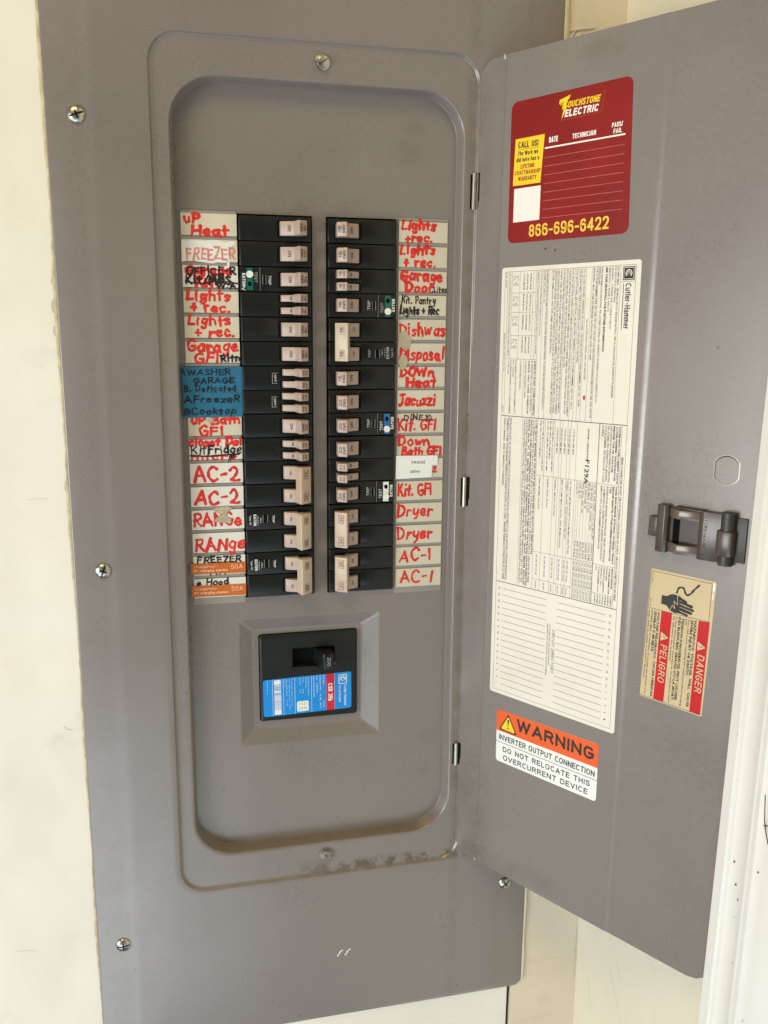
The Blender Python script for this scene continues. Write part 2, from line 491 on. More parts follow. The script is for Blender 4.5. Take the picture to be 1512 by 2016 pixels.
G = {
    'A': (.75, [_p((0, 0), (.36, 1)), _p((.36, 1), (.72, 0)), _p((.12, .36), (.6, .36))]),
    'B': (.62, [_p((.03, 1), (0, 0)), _s((0, 1), (.42, .95), (.5, .72), (.05, .52)), _s((.05, .52), (.55, .45), (.55, .1), (0, 0))]),
    'C': (.66, [_s((.62, .82), (.38, 1), (.06, .72), (.04, .3), (.3, .02), (.64, .14))]),
    'D': (.68, [_p((.05, .98), (.03, 0)), _s((-.05, .98), (.4, .93), (.66, .55), (.42, .1), (0, 0))]),
    'E': (.58, [_p((.04, 1), (.02, 0)), _p((.04, .98), (.56, .95)), _p((.04, .52), (.48, .52)), _p((.02, .02), (.56, .04))]),
    'F': (.56, [_p((.04, 1), (.0, 0)), _p((.04, .98), (.56, .96)), _p((.04, .52), (.46, .54))]),
    'G': (.74, [_s((.62, .85), (.38, 1), (.06, .7), (.06, .28), (.35, 0), (.64, .15), (.66, .42)), _p((.38, .44), (.72, .44))]),
    'H': (.68, [_p((.03, 1), (.03, 0)), _p((.63, 1), (.63, 0)), _p((.03, .5), (.63, .52))]),
    'I': (.2, [_p((.1, 1), (.1, 0))]),
    'J': (.66, [_p((.05, .97), (.7, .97)), _s((.42, .97), (.44, .3), (.3, 0), (.05, .12))]),
    'K': (.62, [_p((.03, 1), (.0, 0)), _p((.58, .95), (.05, .42)), _p((.18, .55), (.62, .02))]),
    'L': (.5, [_p((.05, 1), (.02, .03)), _p((.02, .03), (.5, .06))]),
    'M': (.8, [_p((0, 0), (.08, .95)), _p((.08, .95), (.38, .35)), _p((.38, .35), (.68, .95)), _p((.68, .95), (.78, 0))]),
    'N': (.68, [_p((.03, 0), (.05, .97)), _p((.05, .97), (.6, .05)), _p((.6, .05), (.63, 1))]),
    'O': (.66, [_s((.34, 1), (.05, .75), (.06, .25), (.34, 0), (.62, .3), (.6, .78), (.3, 1))]),
    'P': (.58, [_p((.05, 1), (.03, 0)), _s((-.02, .96), (.38, 1), (.56, .76), (.38, .48), (.03, .45))]),
    'R': (.64, [_p((.05, 1), (.03, 0)), _s((-.02, .96), (.4, 1), (.54, .76), (.36, .52), (.04, .48)), _p((.2, .5), (.62, .02))]),
    'S': (.55, [_s((.52, .86), (.28, 1), (.06, .78), (.3, .52), (.52, .28), (.28, 0), (.02, .12))]),
    'T': (.6, [_p((0, .97), (.62, .97)), _p((.31, .97), (.3, 0))]),
    'U': (.6, [_s((.04, .98), (.05, .35), (.28, .02), (.52, .3), (.56, .98))]),
    'V': (.6, [_p((0, 1), (.3, 0)), _p((.3, 0), (.6, 1))]),
    'W': (.95, [_p((0, 1), (.22, .02)), _p((.22, .02), (.46, .75)), _p((.46, .75), (.7, .02)), _p((.7, .02), (.92, 1))]),
    'X': (.6, [_p((0, 1), (.6, 0)), _p((.58, 1), (.02, 0))]),
    'Z': (.6, [_p((.02, .96), (.58, .96)), _p((.58, .96), (.03, .04)), _p((.03, .04), (.6, .04))]),
    'a': (.58, [_s((.48, .58), (.24, .64), (.03, .34), (.2, .02), (.42, .2), (.48, .55)), _s((.48, .6), (.47, .2), (.58, .0))]),
    'b': (.5, [_p((.04, 1), (.04, .02)), _s((.04, .45), (.3, .6), (.48, .32), (.3, .02), (.05, .08))]),
    'c': (.5, [_s((.46, .5), (.26, .62), (.04, .36), (.18, .03), (.46, .1))]),
    'd': (.55, [_s((.46, .5), (.22, .6), (.03, .3), (.2, .02), (.46, .2)), _p((.48, 1), (.5, 0))]),
    'e': (.52, [_s((.06, .32), (.44, .36), (.36, .6), (.1, .52), (.05, .2), (.24, .01), (.48, .1))]),
    'f': (.4, [_s((.4, .92), (.2, .98), (.15, .6), (.15, 0)), _p((.0, .55), (.36, .57))]),
    'g': (.55, [_s((.46, .56), (.22, .64), (.04, .38), (.2, .1), (.44, .3), (.48, .56)), _s((.48, .6), (.46, .0), (.4, -.3), (.2, -.36), (.06, -.22))]),
    'h': (.54, [_p((.05, 1), (.03, 0)), _s((.04, .4), (.26, .62), (.46, .45), (.5, 0))]),
    'i': (.2, [_p((.1, .58), (.1, 0)), _p((.1, .84), (.11, .88))]),
    'j': (.3, [_s((.2, .58), (.2, -.2), (0, -.3)), _p((.2, .84), (.21, .88))]),
    'k': (.5, [_p((.04, 1), (.03, 0)), _p((.45, .62), (.05, .28)), _p((.16, .38), (.5, .0))]),
    'l': (.2, [_p((.1, 1), (.1, 0))]),
    'm': (.8, [_p((.03, .6), (.03, 0)), _s((.04, .4), (.22, .62), (.38, .4), (.38, 0)), _s((.39, .4), (.58, .62), (.74, .4), (.76, 0))]),
    'n': (.54, [_p((.04, .6), (.03, 0)), _s((.04, .38), (.26, .64), (.46, .42), (.5, 0))]),
    'o': (.52, [_s((.26, .6), (.05, .42), (.08, .08), (.3, .02), (.48, .3), (.4, .56), (.22, .6))]),
    'p': (.54, [_p((.05, .62), (.03, -.32)), _s((.05, .5), (.3, .64), (.48, .38), (.3, .06), (.05, .12))]),
    'r': (.42, [_p((.06, .6), (.04, 0)), _s((.05, .36), (.2, .6), (.42, .54))]),
    's': (.42, [_s((.4, .54), (.2, .62), (.06, .46), (.36, .22), (.24, .0), (.0, .08))]),
    't': (.44, [_p((.2, .92), (.2, 0)), _p((0, .58), (.44, .6))]),
    'u': (.54, [_s((.04, .6), (.06, .15), (.26, .0), (.46, .25)), _p((.48, .6), (.5, 0))]),
    'w': (.74, [_s((.02, .58), (.14, .02), (.36, .45)), _s((.36, .45), (.5, .02), (.72, .6))]),
    'x': (.5, [_p((0, .6), (.5, 0)), _p((.48, .6), (.02, 0))]),
    'y': (.54, [_s((.03, .6), (.08, .25), (.28, .14), (.46, .35)), _s((.5, .6), (.42, -.1), (.2, -.34))]),
    'z': (.5, [_p((.02, .58), (.46, .58)), _p((.46, .58), (.03, .02)), _p((.03, .02), (.5, .03))]),
    '1': (.2, [_p((.1, 1), (.08, 0))]),
    '2': (.6, [_s((.04, .78), (.3, 1), (.52, .74), (.36, .4), (.06, .06), (.18, .12), (.4, .03), (.64, .06))]),
    '-': (.45, [_p((.05, .46), (.4, .47))]),
    '.': (.2, [_p((.08, .04), (.12, .06))]),
    ',': (.2, [_p((.1, .06), (.02, -.14))]),
    '+': (.5, [_p((.25, .65), (.23, .08)), _p((.02, .36), (.48, .38))]),
    '/': (.4, [_p((.42, 1.05), (.0, -.1))]),
    '*': (.5, [_p((.25, .7), (.24, .1)), _p((.02, .52), (.46, .28)), _p((.04, .22), (.46, .58))]),
    ' ': (.3, []),
}


def catmull(P, n=5):
    out = []
    m = len(P)
    for i in range(m - 1):
        p0 = P[max(i - 1, 0)]
        p1, p2 = P[i], P[i + 1]
        p3 = P[min(i + 2, m - 1)]
        for k in range(n):
            t = k / n
            out.append(tuple(.5 * ((2 * p1[j]) + (-p0[j] + p2[j]) * t + (2 * p0[j] - 5 * p1[j] + 4 * p2[j] - p3[j]) * t * t + (-p0[j] + 3 * p1[j] - 3 * p2[j] + p3[j]) * t ** 3) for j in (0, 1)))
    out.append(P[-1])
    return out


_lift = [0]


def stroke(mb, pl, P, w, h, rnd):
    """one felt-pen stroke: a ribbon with round ends"""
    _lift[0] = (_lift[0] + 1) % 40
    h = h + _lift[0] * 0.004
    n = len(P)
    left, right = [], []
    ph = rnd.random() * 6
    for i in range(n):
        a = P[max(i - 1, 0)]
        b = P[min(i + 1, n - 1)]
        dx, dy = b[0] - a[0], b[1] - a[1]
        l = math.hypot(dx, dy) or 1
        dx, dy = dx / l, dy / l
        ww = w * (0.5 + 0.09 * math.sin(ph + i * 0.9) + .05 * math.sin(ph * 3 + i * 2.3)) * (1.12 if i == 0 else 1)
        left.append((P[i][0] - dy * ww, P[i][1] + dx * ww))
        right.append((P[i][0] + dy * ww, P[i][1] - dx * ww))

    def cap_(c, a, b, sgn):
        ang = math.atan2(a[1] - c[1], a[0] - c[0])
        r = math.hypot(a[0] - c[0], a[1] - c[1])
        return [(c[0] + r * math.cos(ang + sgn * math.pi * k / 5), c[1] + r * math.sin(ang + sgn * math.pi * k / 5)) for k in range(1, 5)]
    vs = [pl(*p, h + .0015 * i) for i, p in enumerate(left)] + [pl(*p, h + .0015 * i) for i, p in enumerate(right)]
    fs = [(i, i + n, i + n + 1, i + 1) for i in range(n - 1)]
    c0 = cap_(P[0], left[0], right[0], 1)
    b0 = len(vs)
    vs += [pl(*p, h) for p in c0]
    fs.append((0, b0, b0 + 1, b0 + 2, b0 + 3, n))
    c1 = cap_(P[-1], right[-1], left[-1], 1)
    b1 = len(vs)
    vs += [pl(*p, h + .0015 * n) for p in c1]
    fs.append((2 * n - 1, b1, b1 + 1, b1 + 2, b1 + 3, n - 1))
    mb.add(vs, fs)


def write(mb, pl, s, x0, x1, y, hgt, w, h=0.1, seed=0):
    rnd = random.Random(seed * 31 + len(s) + int(x0 * 7) + int(y * 13))
    gap = .22
    tot = sum(G[c][0] + gap for c in s) - gap
    sx = (x1 - x0 - w) / tot
    x = x0 + w / 2
    for c in s:
        gw, st = G[c]
        jy = rnd.uniform(-.07, .07) * hgt
        js = rnd.uniform(.86, 1.10)
        w_l = w * rnd.uniform(.93, 1.2)
        sl = rnd.uniform(-.08, .14)
        for kind, pts in st:
            P = [(x + (px + rnd.uniform(-.045, .045)) * sx + py * hgt * sl, y + jy + (py + rnd.uniform(-.04, .04)) * hgt * js) for px, py in pts]
            P = catmull(P) if kind == 's' else [P[0], ((P[0][0] + P[1][0]) / 2 + rnd.uniform(-.02, .02) * hgt, (P[0][1] + P[1][1]) / 2), P[1]]
            stroke(mb, pl, P, w_l * rnd.uniform(.85, 1.1), h, rnd)
        x += (gw + gap) * sx


def blob(mb, pl, cx, cz, rx, rz, h, seed=0, n=18, rough=.25):
    rnd = random.Random(seed)
    pts = []
    for i in range(n):
        a = 2 * math.pi * i / n
        k = 1 + rnd.uniform(-rough, rough)
        pts.append((cx + rx * k * math.cos(a), cz + rz * k * math.sin(a)))
    quad(mb, pl, pts, h)


# ---------------------------------------------------------------- printed grotesque letters drawn as strokes of even weight
def _arc(cx, cy, rx, ry, a0, a1, n=12, e=2.5):
    out = []
    for i in range(n + 1):
        a = R(a0 + (a1 - a0) * i / n)
        c_, s_ = math.cos(a), math.sin(a)
        out.append((cx + rx * math.copysign(abs(c_) ** (2 / e), c_), cy + ry * math.copysign(abs(s_) ** (2 / e), s_)))
    return out


_x = .70
GP = {
    'A': (.68, [[(0, 0), (.5, 1)], [(.5, 1), (1, 0)], [(.2, .3), (.8, .3)]]),
    'B': (.58, [[(0, 0), (0, 1)], [(0, 1), (.55, 1), (.88, .93), (.93, .76), (.85, .58), (.55, .52), (0, .52)], [(.55, .52), (.9, .45), (1, .25), (.9, .06), (.55, 0), (0, 0)]]),
    'C': (.60, [_arc(.5, .5, .5, .5, 40, 320)]),
    'D': (.60, [[(0, 0), (0, 1)], [(0, 1), (.5, 1), (.85, .92), (1, .7), (1, .3), (.85, .08), (.5, 0), (0, 0)]]),
    'E': (.50, [[(0, 0), (0, 1)], [(0, 1), (1, 1)], [(0, .52), (.9, .52)], [(0, 0), (1, 0)]]),
    'F': (.48, [[(0, 0), (0, 1)], [(0, 1), (1, 1)], [(0, .5), (.88, .5)]]),
    'G': (.62, [_arc(.5, .5, .5, .5, 40, 330), [(.96, .18), (.98, .45)], [(.55, .46), (1, .46)]]),
    'H': (.58, [[(0, 0), (0, 1)], [(1, 0), (1, 1)], [(0, .52), (1, .52)]]),
    'I': (.0, [[(.5, 0), (.5, 1)]]),
    'J': (.46, [[(1, 1), (1, .25), (.85, .03), (.5, 0), (.12, .05), (0, .28)]]),
    'K': (.60, [[(0, 0), (0, 1)], [(.95, 1), (.05, .38)], [(.35, .58), (1, 0)]]),
    'L': (.46, [[(0, 0), (0, 1)], [(0, 0), (1, 0)]]),
    'M': (.76, [[(0, 0), (0, 1)], [(0, 1), (.5, .1)], [(.5, .1), (1, 1)], [(1, 1), (1, 0)]]),
    'N': (.60, [[(0, 0), (0, 1)], [(0, .98), (1, .02)], [(1, 0), (1, 1)]]),
    'O': (.64, [_arc(.5, .5, .5, .5, 0, 360, 20)]),
    'P': (.55, [[(0, 0), (0, 1)], [(0, 1), (.6, 1), (.92, .92), (1, .74), (.92, .54), (.6, .46), (0, .46)]]),
    'Q': (.64, [_arc(.5, .5, .5, .5, 0, 360, 20), [(.6, .25), (1, -.05)]]),
    'R': (.58, [[(0, 0), (0, 1)], [(0, 1), (.6, 1), (.9, .92), (.97, .75), (.9, .57), (.6, .5), (0, .5)], [(.55, .5), (1, 0)]]),
    'S': (.56, [catmull([(1, .8), (.86, .96), (.5, 1), (.14, .96), (.02, .76), (.16, .6), (.5, .51), (.88, .41), (1, .22), (.86, .04), (.5, 0), (.12, .04), (0, .22)], 3)]),
    'T': (.56, [[(0, 1), (1, 1)], [(.5, 0), (.5, 1)]]),
    'U': (.58, [[(0, 1), (0, .28), (.12, .07), (.5, 0), (.88, .07), (1, .28), (1, 1)]]),
    'V': (.62, [[(0, 1), (.5, 0)], [(.5, 0), (1, 1)]]),
    'W': (.96, [[(0, 1), (.25, 0)], [(.25, 0), (.5, .96)], [(.5, .96), (.75, 0)], [(.75, 0), (1, 1)]]),
    'X': (.60, [[(0, 1), (1, 0)], [(1, 1), (0, 0)]]),
    'Y': (.60, [[(0, 1), (.5, .42)], [(1, 1), (.5, .42)], [(.5, .42), (.5, 0)]]),
    'Z': (.56, [[(0, 1), (1, 1)], [(1, 1), (0, 0)], [(0, 0), (1, 0)]]),
    '0': (.50, [_arc(.5, .5, .5, .5, 0, 360, 18)]),
    '1': (.24, [[(0, .74), (.95, 1)], [(1, 1), (1, 0)]]),
    '2': (.50, [catmull([(0, .76), (.1, .94), (.5, 1), (.9, .94), (1, .72), (.85, .48), (.4, .2), (0, 0)], 3), [(0, 0), (1, 0)]]),
    '3': (.50, [catmull([(0, .8), (.15, .96), (.5, 1), (.88, .95), (.97, .75), (.85, .57), (.45, .52)], 3), catmull([(.45, .52), (.88, .46), (1, .25), (.88, .05), (.5, 0), (.12, .04), (0, .22)], 3)]),
    '4': (.54, [[(.75, 0), (.75, 1)], [(.75, 1), (0, .28)], [(0, .26), (1, .26)]]),
    '5': (.50, [[(.9, 1), (.1, 1)], [(.1, 1), (.04, .52)], catmull([(.04, .52), (.3, .62), (.7, .6), (.97, .46), (1, .22), (.85, .04), (.5, 0), (.14, .04), (0, .2)], 3)]),
    '6': (.50, [catmull([(.95, .84), (.8, .97), (.5, 1), (.14, .92), (0, .6), (0, .3), (.14, .06), (.5, 0), (.88, .06), (1, .3), (.88, .54), (.5, .6), (.15, .54), (0, .36)], 3)]),
    '7': (.48, [[(0, 1), (1, 1)], [(1, 1), (.35, 0)]]),
    '8': (.50, [_arc(.5, .76, .44, .24, 0, 360, 16), _arc(.5, .26, .5, .26, 0, 360, 16)]),
    '9': (.50, [catmull([(.05, .16), (.2, .03), (.5, 0), (.86, .08), (1, .4), (1, .7), (.86, .94), (.5, 1), (.12, .94), (0, .7), (.12, .46), (.5, .4), (.85, .46), (1, .64)], 3)]),
    '-': (.28, [[(0, .42), (1, .42)]]),
    '/': (.36, [[(1, 1.02), (0, -.04)]]),
    '!': (.0, [[(.5, 1), (.5, .36)], [(.5, .04), (.5, .02)]]),
    '.': (.0, [[(.5, .02), (.5, .04)]]),
    ',': (.05, [[(.8, .05), (.2, -.12)]]),
    '(': (.15, [[(1, 1.05), (0, .7), (0, .3), (1, -.05)]]),
    ')': (.15, [[(0, 1.05), (1, .7), (1, .3), (0, -.05)]]),
    'a': (.46, [catmull([(.05, .56), (.2, .68), (.55, .7), (.9, .62), (.95, .45)], 3), [(.95, .5), (.95, 0)], catmull([(.95, .38), (.5, .38), (.1, .3), (0, .17), (.1, .03), (.4, 0), (.8, .06), (.95, .2)], 3)]),
    'b': (.48, [[(0, 0), (0, 1)], _arc(.5, .35, .5, .35, 0, 360, 14)]),
    'c': (.44, [_arc(.5, .35, .5, .35, 45, 315)]),
    'd': (.48, [[(1, 0), (1, 1)], _arc(.5, .35, .5, .35, 0, 360, 14)]),
    'e': (.48, [[(0, .36), (1, .36)], _arc(.5, .35, .5, .35, 0, 320, 14)]),
    'f': (.28, [[(1, 1), (.6, .98), (.45, .84), (.45, 0)], [(0, .68), (1, .68)]]),
    'g': (.48, [_arc(.5, .35, .5, .35, 0, 360, 14), [(1, .68), (1, -.1), (.85, -.26), (.5, -.3), (.1, -.22)]]),
    'h': (.46, [[(0, 0), (0, 1)], [(0, .5), (.3, .68), (.7, .7), (.95, .6), (1, .42), (1, 0)]]),
    'i': (.0, [[(.5, 0), (.5, .68)], [(.5, .95), (.5, .97)]]),
    'k': (.46, [[(0, 0), (0, 1)], [(.92, .7), (.05, .26)], [(.35, .42), (1, 0)]]),
    'l': (.0, [[(.5, 0), (.5, 1)]]),
    'm': (.78, [[(0, 0), (0, .7)], [(0, .52), (.16, .68), (.36, .7), (.48, .6), (.5, .42), (.5, 0)], [(.5, .52), (.66, .68), (.86, .7), (.98, .6), (1, .42), (1, 0)]]),
    'n': (.46, [[(0, 0), (0, .7)], [(0, .5), (.3, .68), (.7, .7), (.95, .6), (1, .42), (1, 0)]]),
    'o': (.48, [_arc(.5, .35, .5, .35, 0, 360, 14)]),
    'p': (.48, [[(0, -.3), (0, .7)], _arc(.5, .35, .5, .35, 0, 360, 14)]),
    'r': (.28, [[(0, 0), (0, .7)], [(0, .45), (.4, .66), (1, .68)]]),
    's': (.42, [catmull([(1, .56), (.8, .68), (.45, .7), (.08, .62), (.06, .46), (.5, .36), (.95, .26), (.96, .1), (.6, 0), (.2, .01), (0, .14)], 3)]),
    't': (.28, [[(.45, .9), (.45, .15), (.65, 0), (1, .02)], [(0, .68), (1, .68)]]),
    'u': (.46, [[(1, 0), (1, .7)], [(0, .7), (0, .28), (.08, .08), (.35, 0), (.7, .03), (1, .2)]]),
    'v': (.48, [[(0, .7), (.5, 0)], [(.5, 0), (1, .7)]]),
    'w': (.72, [[(0, .7), (.25, 0)], [(.25, 0), (.5, .66)], [(.5, .66), (.75, 0)], [(.75, 0), (1, .7)]]),
    'y': (.48, [[(0, .7), (.5, 0)], [(1, .7), (.4, -.2), (.1, -.28)]]),
    ' ': (.22, []),
}


def ptext(mb, pl, s, p, h, q, t=.17, gap=.14, hh=.1, shear=0.0):
    """even-weight print: baseline p to q, cap height h, stroke weight t*h"""
    L = math.hypot(q[0] - p[0], q[1] - p[1])
    d = ((q[0] - p[0]) / L, (q[1] - p[1]) / L)
    u = (-d[1], d[0])
    w_ = t * h
    nat = sum(GP[c][0] for c in s) + gap * (len(s) - 1)
    fix = w_ * len(s)
    k = max(.1, (L - fix) / nat)
    if k < .18 * h:
        w_ *= .7
        k = max(.1, (L - w_ * len(s)) / nat)
    x = 0
    lift = 0
    for c in s:
        gw, st = GP[c]
        for pts in st:
            P = []
            for (gx, gy) in pts:
                X_ = x + w_ / 2 + gx * gw * k
                Y_ = w_ / 2 + gy * (h - w_)
                P.append((X_ + Y_ * shear, Y_))
            closed = len(P) > 3 and math.hypot(P[0][0] - P[-1][0], P[0][1] - P[-1][1]) < 1e-6
            if not closed:
                for (i0, i1) in ((0, 1), (-1, -2)):
                    dx, dy = P[i0][0] - P[i1][0], P[i0][1] - P[i1][1]
                    l = math.hypot(dx, dy) or 1
                    e_ = w_ / 2 * (1 if len(P) == 2 else .5)
                    if l < w_ * .3 and len(P) == 2:
                        dx, dy, l = 0, (1 if i0 == 0 else -1) * (1 if P[0][1] >= P[1][1] else -1), 1
                    P[i0] = (P[i0][0] + dx / l * e_, P[i0][1] + dy / l * e_)
            n = len(P)
            le, ri = [], []
            for i in range(n):
                if closed:
                    a, b = P[(i - 1) % (n - 1)], P[(i + 1) % (n - 1)]
                else:
                    a, b = P[max(i - 1, 0)], P[min(i + 1, n - 1)]
                dx, dy = b[0] - a[0], b[1] - a[1]
                l = math.hypot(dx, dy) or 1
                nx, ny = -dy / l * w_ / 2, dx / l * w_ / 2
                le.append((P[i][0] + nx, P[i][1] + ny))
                ri.append((P[i][0] - nx, P[i][1] - ny))
            lift = (lift + 1) % 9
            f = lambda g: pl(p[0] + d[0] * g[0] + u[0] * g[1], p[1] + d[1] * g[0] + u[1] * g[1], hh + lift * .004)
            mb.add([f(g) for g in le] + [f(g) for g in ri], [(i, i + n, i + n + 1, i + 1) for i in range(n - 1)])
        x += gw * k + w_ + gap * k


# ================================================================ walls
YW = 0.0045
wall = MB()


def box(mb, x0, x1, y0, y1, z0, z1):
    vs = [(x, y, z) for x in (x0, x1) for y in (y0, y1) for z in (z0, z1)]
    mb.add(vs, [(0, 1, 3, 2), (4, 6, 7, 5), (0, 4, 5, 1), (2, 3, 7, 6), (0, 2, 6, 4), (1, 5, 7, 3)])


nt = M_WALL.node_tree
b_ = nt.nodes["Principled BSDF"]
old = b_.inputs["Normal"].links[0].from_node
n_ = nt.nodes.new("ShaderNodeTexNoise")
n_.inputs["Scale"].default_value = 7
n_.inputs["Detail"].default_value = 2
nt.links.new([q for q in nt.nodes if q.type == 'NEW_GEOMETRY'][0].outputs["Position"], n_.inputs["Vector"])
b2 = nt.nodes.new("ShaderNodeBump")
b2.inputs["Distance"].default_value = 0.012
nt.links.new(n_.outputs["Fac"], b2.inputs["Height"])
nt.links.new(b2.outputs[0], old.inputs["Normal"])
box(wall, -1.6, -0.118, YW, 0.08, -1.7, 1.2)
box(wall, -0.118, 0.2427, YW, 0.08, -1.7, -0.695)
box(wall, -0.118, 0.2427, YW, 0.08, 0.26, 1.2)
rnd = random.Random(3)
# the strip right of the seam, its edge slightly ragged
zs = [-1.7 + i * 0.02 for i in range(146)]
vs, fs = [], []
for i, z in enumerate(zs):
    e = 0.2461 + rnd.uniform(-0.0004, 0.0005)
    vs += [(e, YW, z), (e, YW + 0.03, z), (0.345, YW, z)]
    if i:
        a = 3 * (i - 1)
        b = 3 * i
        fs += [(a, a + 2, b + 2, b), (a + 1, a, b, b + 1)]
w = obj("wall", wall, M_WALL)
w["kind"] = "structure"
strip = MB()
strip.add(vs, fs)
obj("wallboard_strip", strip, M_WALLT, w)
gp = MB()
box(gp, 0.2427, 0.2480, YW + 0.004, 0.03, -1.7, -0.69)
g = obj("seam_filler", gp, M_GAPWOOD, w)

sw = MB()
vs, fs = [], []
zz = [-1.7, -0.75, -0.45, -0.1, 0.2, 1.2]
for z in zz:
    xc = 0.3112 - 0.006 * max(-.8, min(z, .3))
    vs += [(xc, YW + 0.02, z), (xc + 0.0009, YW - 0.03, z), (xc + 0.0069, YW - 0.225, z), (xc + .05, YW - 1.6, z), (xc + 0.2, YW + 0.02, z)]
for i in range(len(zz) - 1):
    a, b = 5 * i, 5 * (i + 1)
    for k in range(3):
        fs.append((a + k, a + k + 1, b + k + 1, b + k))
sw.add(vs, fs)
side = obj("side_wall", sw, M_WALL2)
side["kind"] = "structure"

# old caulk and torn paint along the cover's edges
cb = MB()
rnd = random.Random(11)
n = 180
prev = None
vs, fs = [], []
for i in range(n + 1):
    z = -0.80 + i * (1.02 / n)
    base = -0.1342
    wd = 0.0012 + 0.0006 * math.sin(i * .21) + rnd.uniform(0, 0.0005) + (0.0006 if z > -.25 else 0)
    vs += [(base - wd, YW - 0.0003, z), (base - wd * .4, YW - 0.0011, z), (base + 0.0006, YW - 0.0004, z)]
    if i:
        a, b = 3 * (i - 1), 3 * i
        fs += [(a, a + 1, b + 1, b), (a + 1, a + 2, b + 2, b + 1)]
cb.add(vs, fs)
obj("caulk_bead", cb, M_CAULK, w, smooth=True, split=180)
cb = MB()
vs, fs = [], []
for i in range(n + 1):
    z = -0.708 + i * (0.93 / n)
    wd = 0.0014 + 0.001 * math.sin(i * .5) * math.sin(i * .13) + rnd.uniform(0, 0.0009)
    if z > .12:
        wd += .002
    vs += [(0.2560, YW - 0.0024, z), (0.2568 + wd * .5, YW - 0.0026, z), (0.2575 + wd, YW - 0.0002, z)]
    if i:
        a, b = 3 * (i - 1), 3 * i
        fs += [(a, a + 1, b + 1, b), (a + 1, a + 2, b + 2, b + 1)]
cb.add(vs, fs)
# flaps of torn wallboard paper near the top
for (x0, z0, x1, z1, wd) in ((.258, .146, .283, .150, .0012), (.258, .128, .272, .146, .0016), (.2585, .135, .268, .149, .001), (.280, .132, .284, .127, .002)):
    L = math.hypot(x1 - x0, z1 - z0)
    nx, nz = -(z1 - z0) / L * wd, (x1 - x0) / L * wd
    cb.add([(x0 - nx, YW - .0002, z0 - nz), (x1 - nx * .3, YW - .0002, z1 - nz * .3), (x1, YW - .0010, z1), (x0, YW - .0016, z0), (x0 + nx, YW - .0002, z0 + nz), (x1 + nx * .3, YW - .0002, z1 + nz * .3)],
           [(0, 1, 2, 3), (3, 2, 5, 4)])
obj("torn_paint_ridge", cb, M_WALLT, w, smooth=True, split=50)

cr = MB()
rnd = random.Random(8)


def crack(pts, wd, y=YW - .0003, xs_=None):
    """a hairline crack drawn as a thin ragged sliver"""
    wd *= .55
    for (a, za), (b, zb) in zip(pts, pts[1:]):
        L = math.hypot(b - a, zb - za) or 1
        nx, nz = -(zb - za) / L * wd, (b - a) / L * wd
        if xs_ is None:
            cr.add([(a - nx, y, za - nz), (b - nx * .6, y, zb - nz * .6), (b + nx * .6, y, zb + nz * .6), (a + nx, y, za + nz)], [(0, 1, 2, 3)])
        else:
            f = lambda yy, zz_: (0.3112 - 0.006 * max(-.8, min(zz_, .3)) + 0.0308 * (-yy + YW) - .0006, yy, zz_)
            cr.add([f(a - nx, za - nz), f(b - nx * .6, zb - nz * .6), f(b + nx * .6, zb + nz * .6), f(a + nx, za + nz)], [(0, 1, 2, 3)])


def jag(x0, z0, x1, z1, n_, amp):
    return [(x0 + (x1 - x0) * i / n_ + rnd.uniform(-amp, amp), z0 + (z1 - z0) * i / n_ + rnd.uniform(-amp, amp)) for i in range(n_ + 1)]


crack(jag(.262, -.693, .297, -.690, 8, .0006), .00022)
crack(jag(.262, -.640, .285, -.639, 6, .0005), .00012)
crack(jag(.250, -.758, .300, -.755, 9, .0006), .0002)
crack(jag(.286, -.622, .292, -.628, 4, .0006), .0003)
crack(jag(-.165, -.214, -.150, -.214, 5, .0006), .00025)
crack(jag(-.205, -.245, -.185, -.242, 5, .0008), .00015)
crack(jag(-.150, -.402, -.143, -.406, 4, .0008), .0004)
crack(jag(-.20, -.60, -.185, -.602, 5, .0006), .00025)
for (y0, z0, y1, z1, wd) in ((-.03, -.60, -.05, -.615, .0003), (-.06, -.66, -.085, -.70, .0003), (-.02, -.70, -.03, -.728, .0003), (-.09, -.685, -.115, -.725, .00035), (-.07, -.64, -.078, -.66, .0002), (-.13, -.64, -.15, -.672, .0002)):
    crack(jag(y0, z0, y1, z1, 5, .0012), wd, xs_=1)
crack(jag(.3136, -.66, .3143, -.72, 8, .0004), .00035, y=YW - .0004)
crack([(.3139, -.685), (.3120, -.688)], .0008)
for i, (x_, z_, a_, b_) in enumerate(((-.1370, -.070, .0016, .006), (-.1374, -.088, .0012, .004), (-.1368, -.052, .0010, .003), (-.1366, -.205, .0010, .005))):
    rr_ = random.Random(i)
    cr.add([(x_ + a_ * rr_.uniform(.6, 1.2) * math.cos(k_ * .7), YW - .0004, z_ + b_ * rr_.uniform(.6, 1.2) * math.sin(k_ * .7)) for k_ in range(9)], [tuple(range(9))])
ck = obj("hairline_crack", cr, M_CRACK, w)
ck["kind"] = "stuff"

# ---- white casing on the side wall
prof = [(0, 0), (0, 12.5), (0.8, 14), (8.8, 14.2), (10.2, 15.6), (11.6, 15.6), (12.6, 14.4), (13.2, 12.2), (16, 11.6), (22, 11.6), (28, 13.2), (33.5, 16.6), (36, 17.6), (37.4, 17.2), (38, 14.5), (39.5, 13.6), (47, 13.4), (62, 13.2), (64, 12), (140, 12)]


def casing_x(p_, y):
    return .303 + (14 - p_) * .001 * (1.4 if p_ == 0 else 1) + .0308 * (-y - .222)


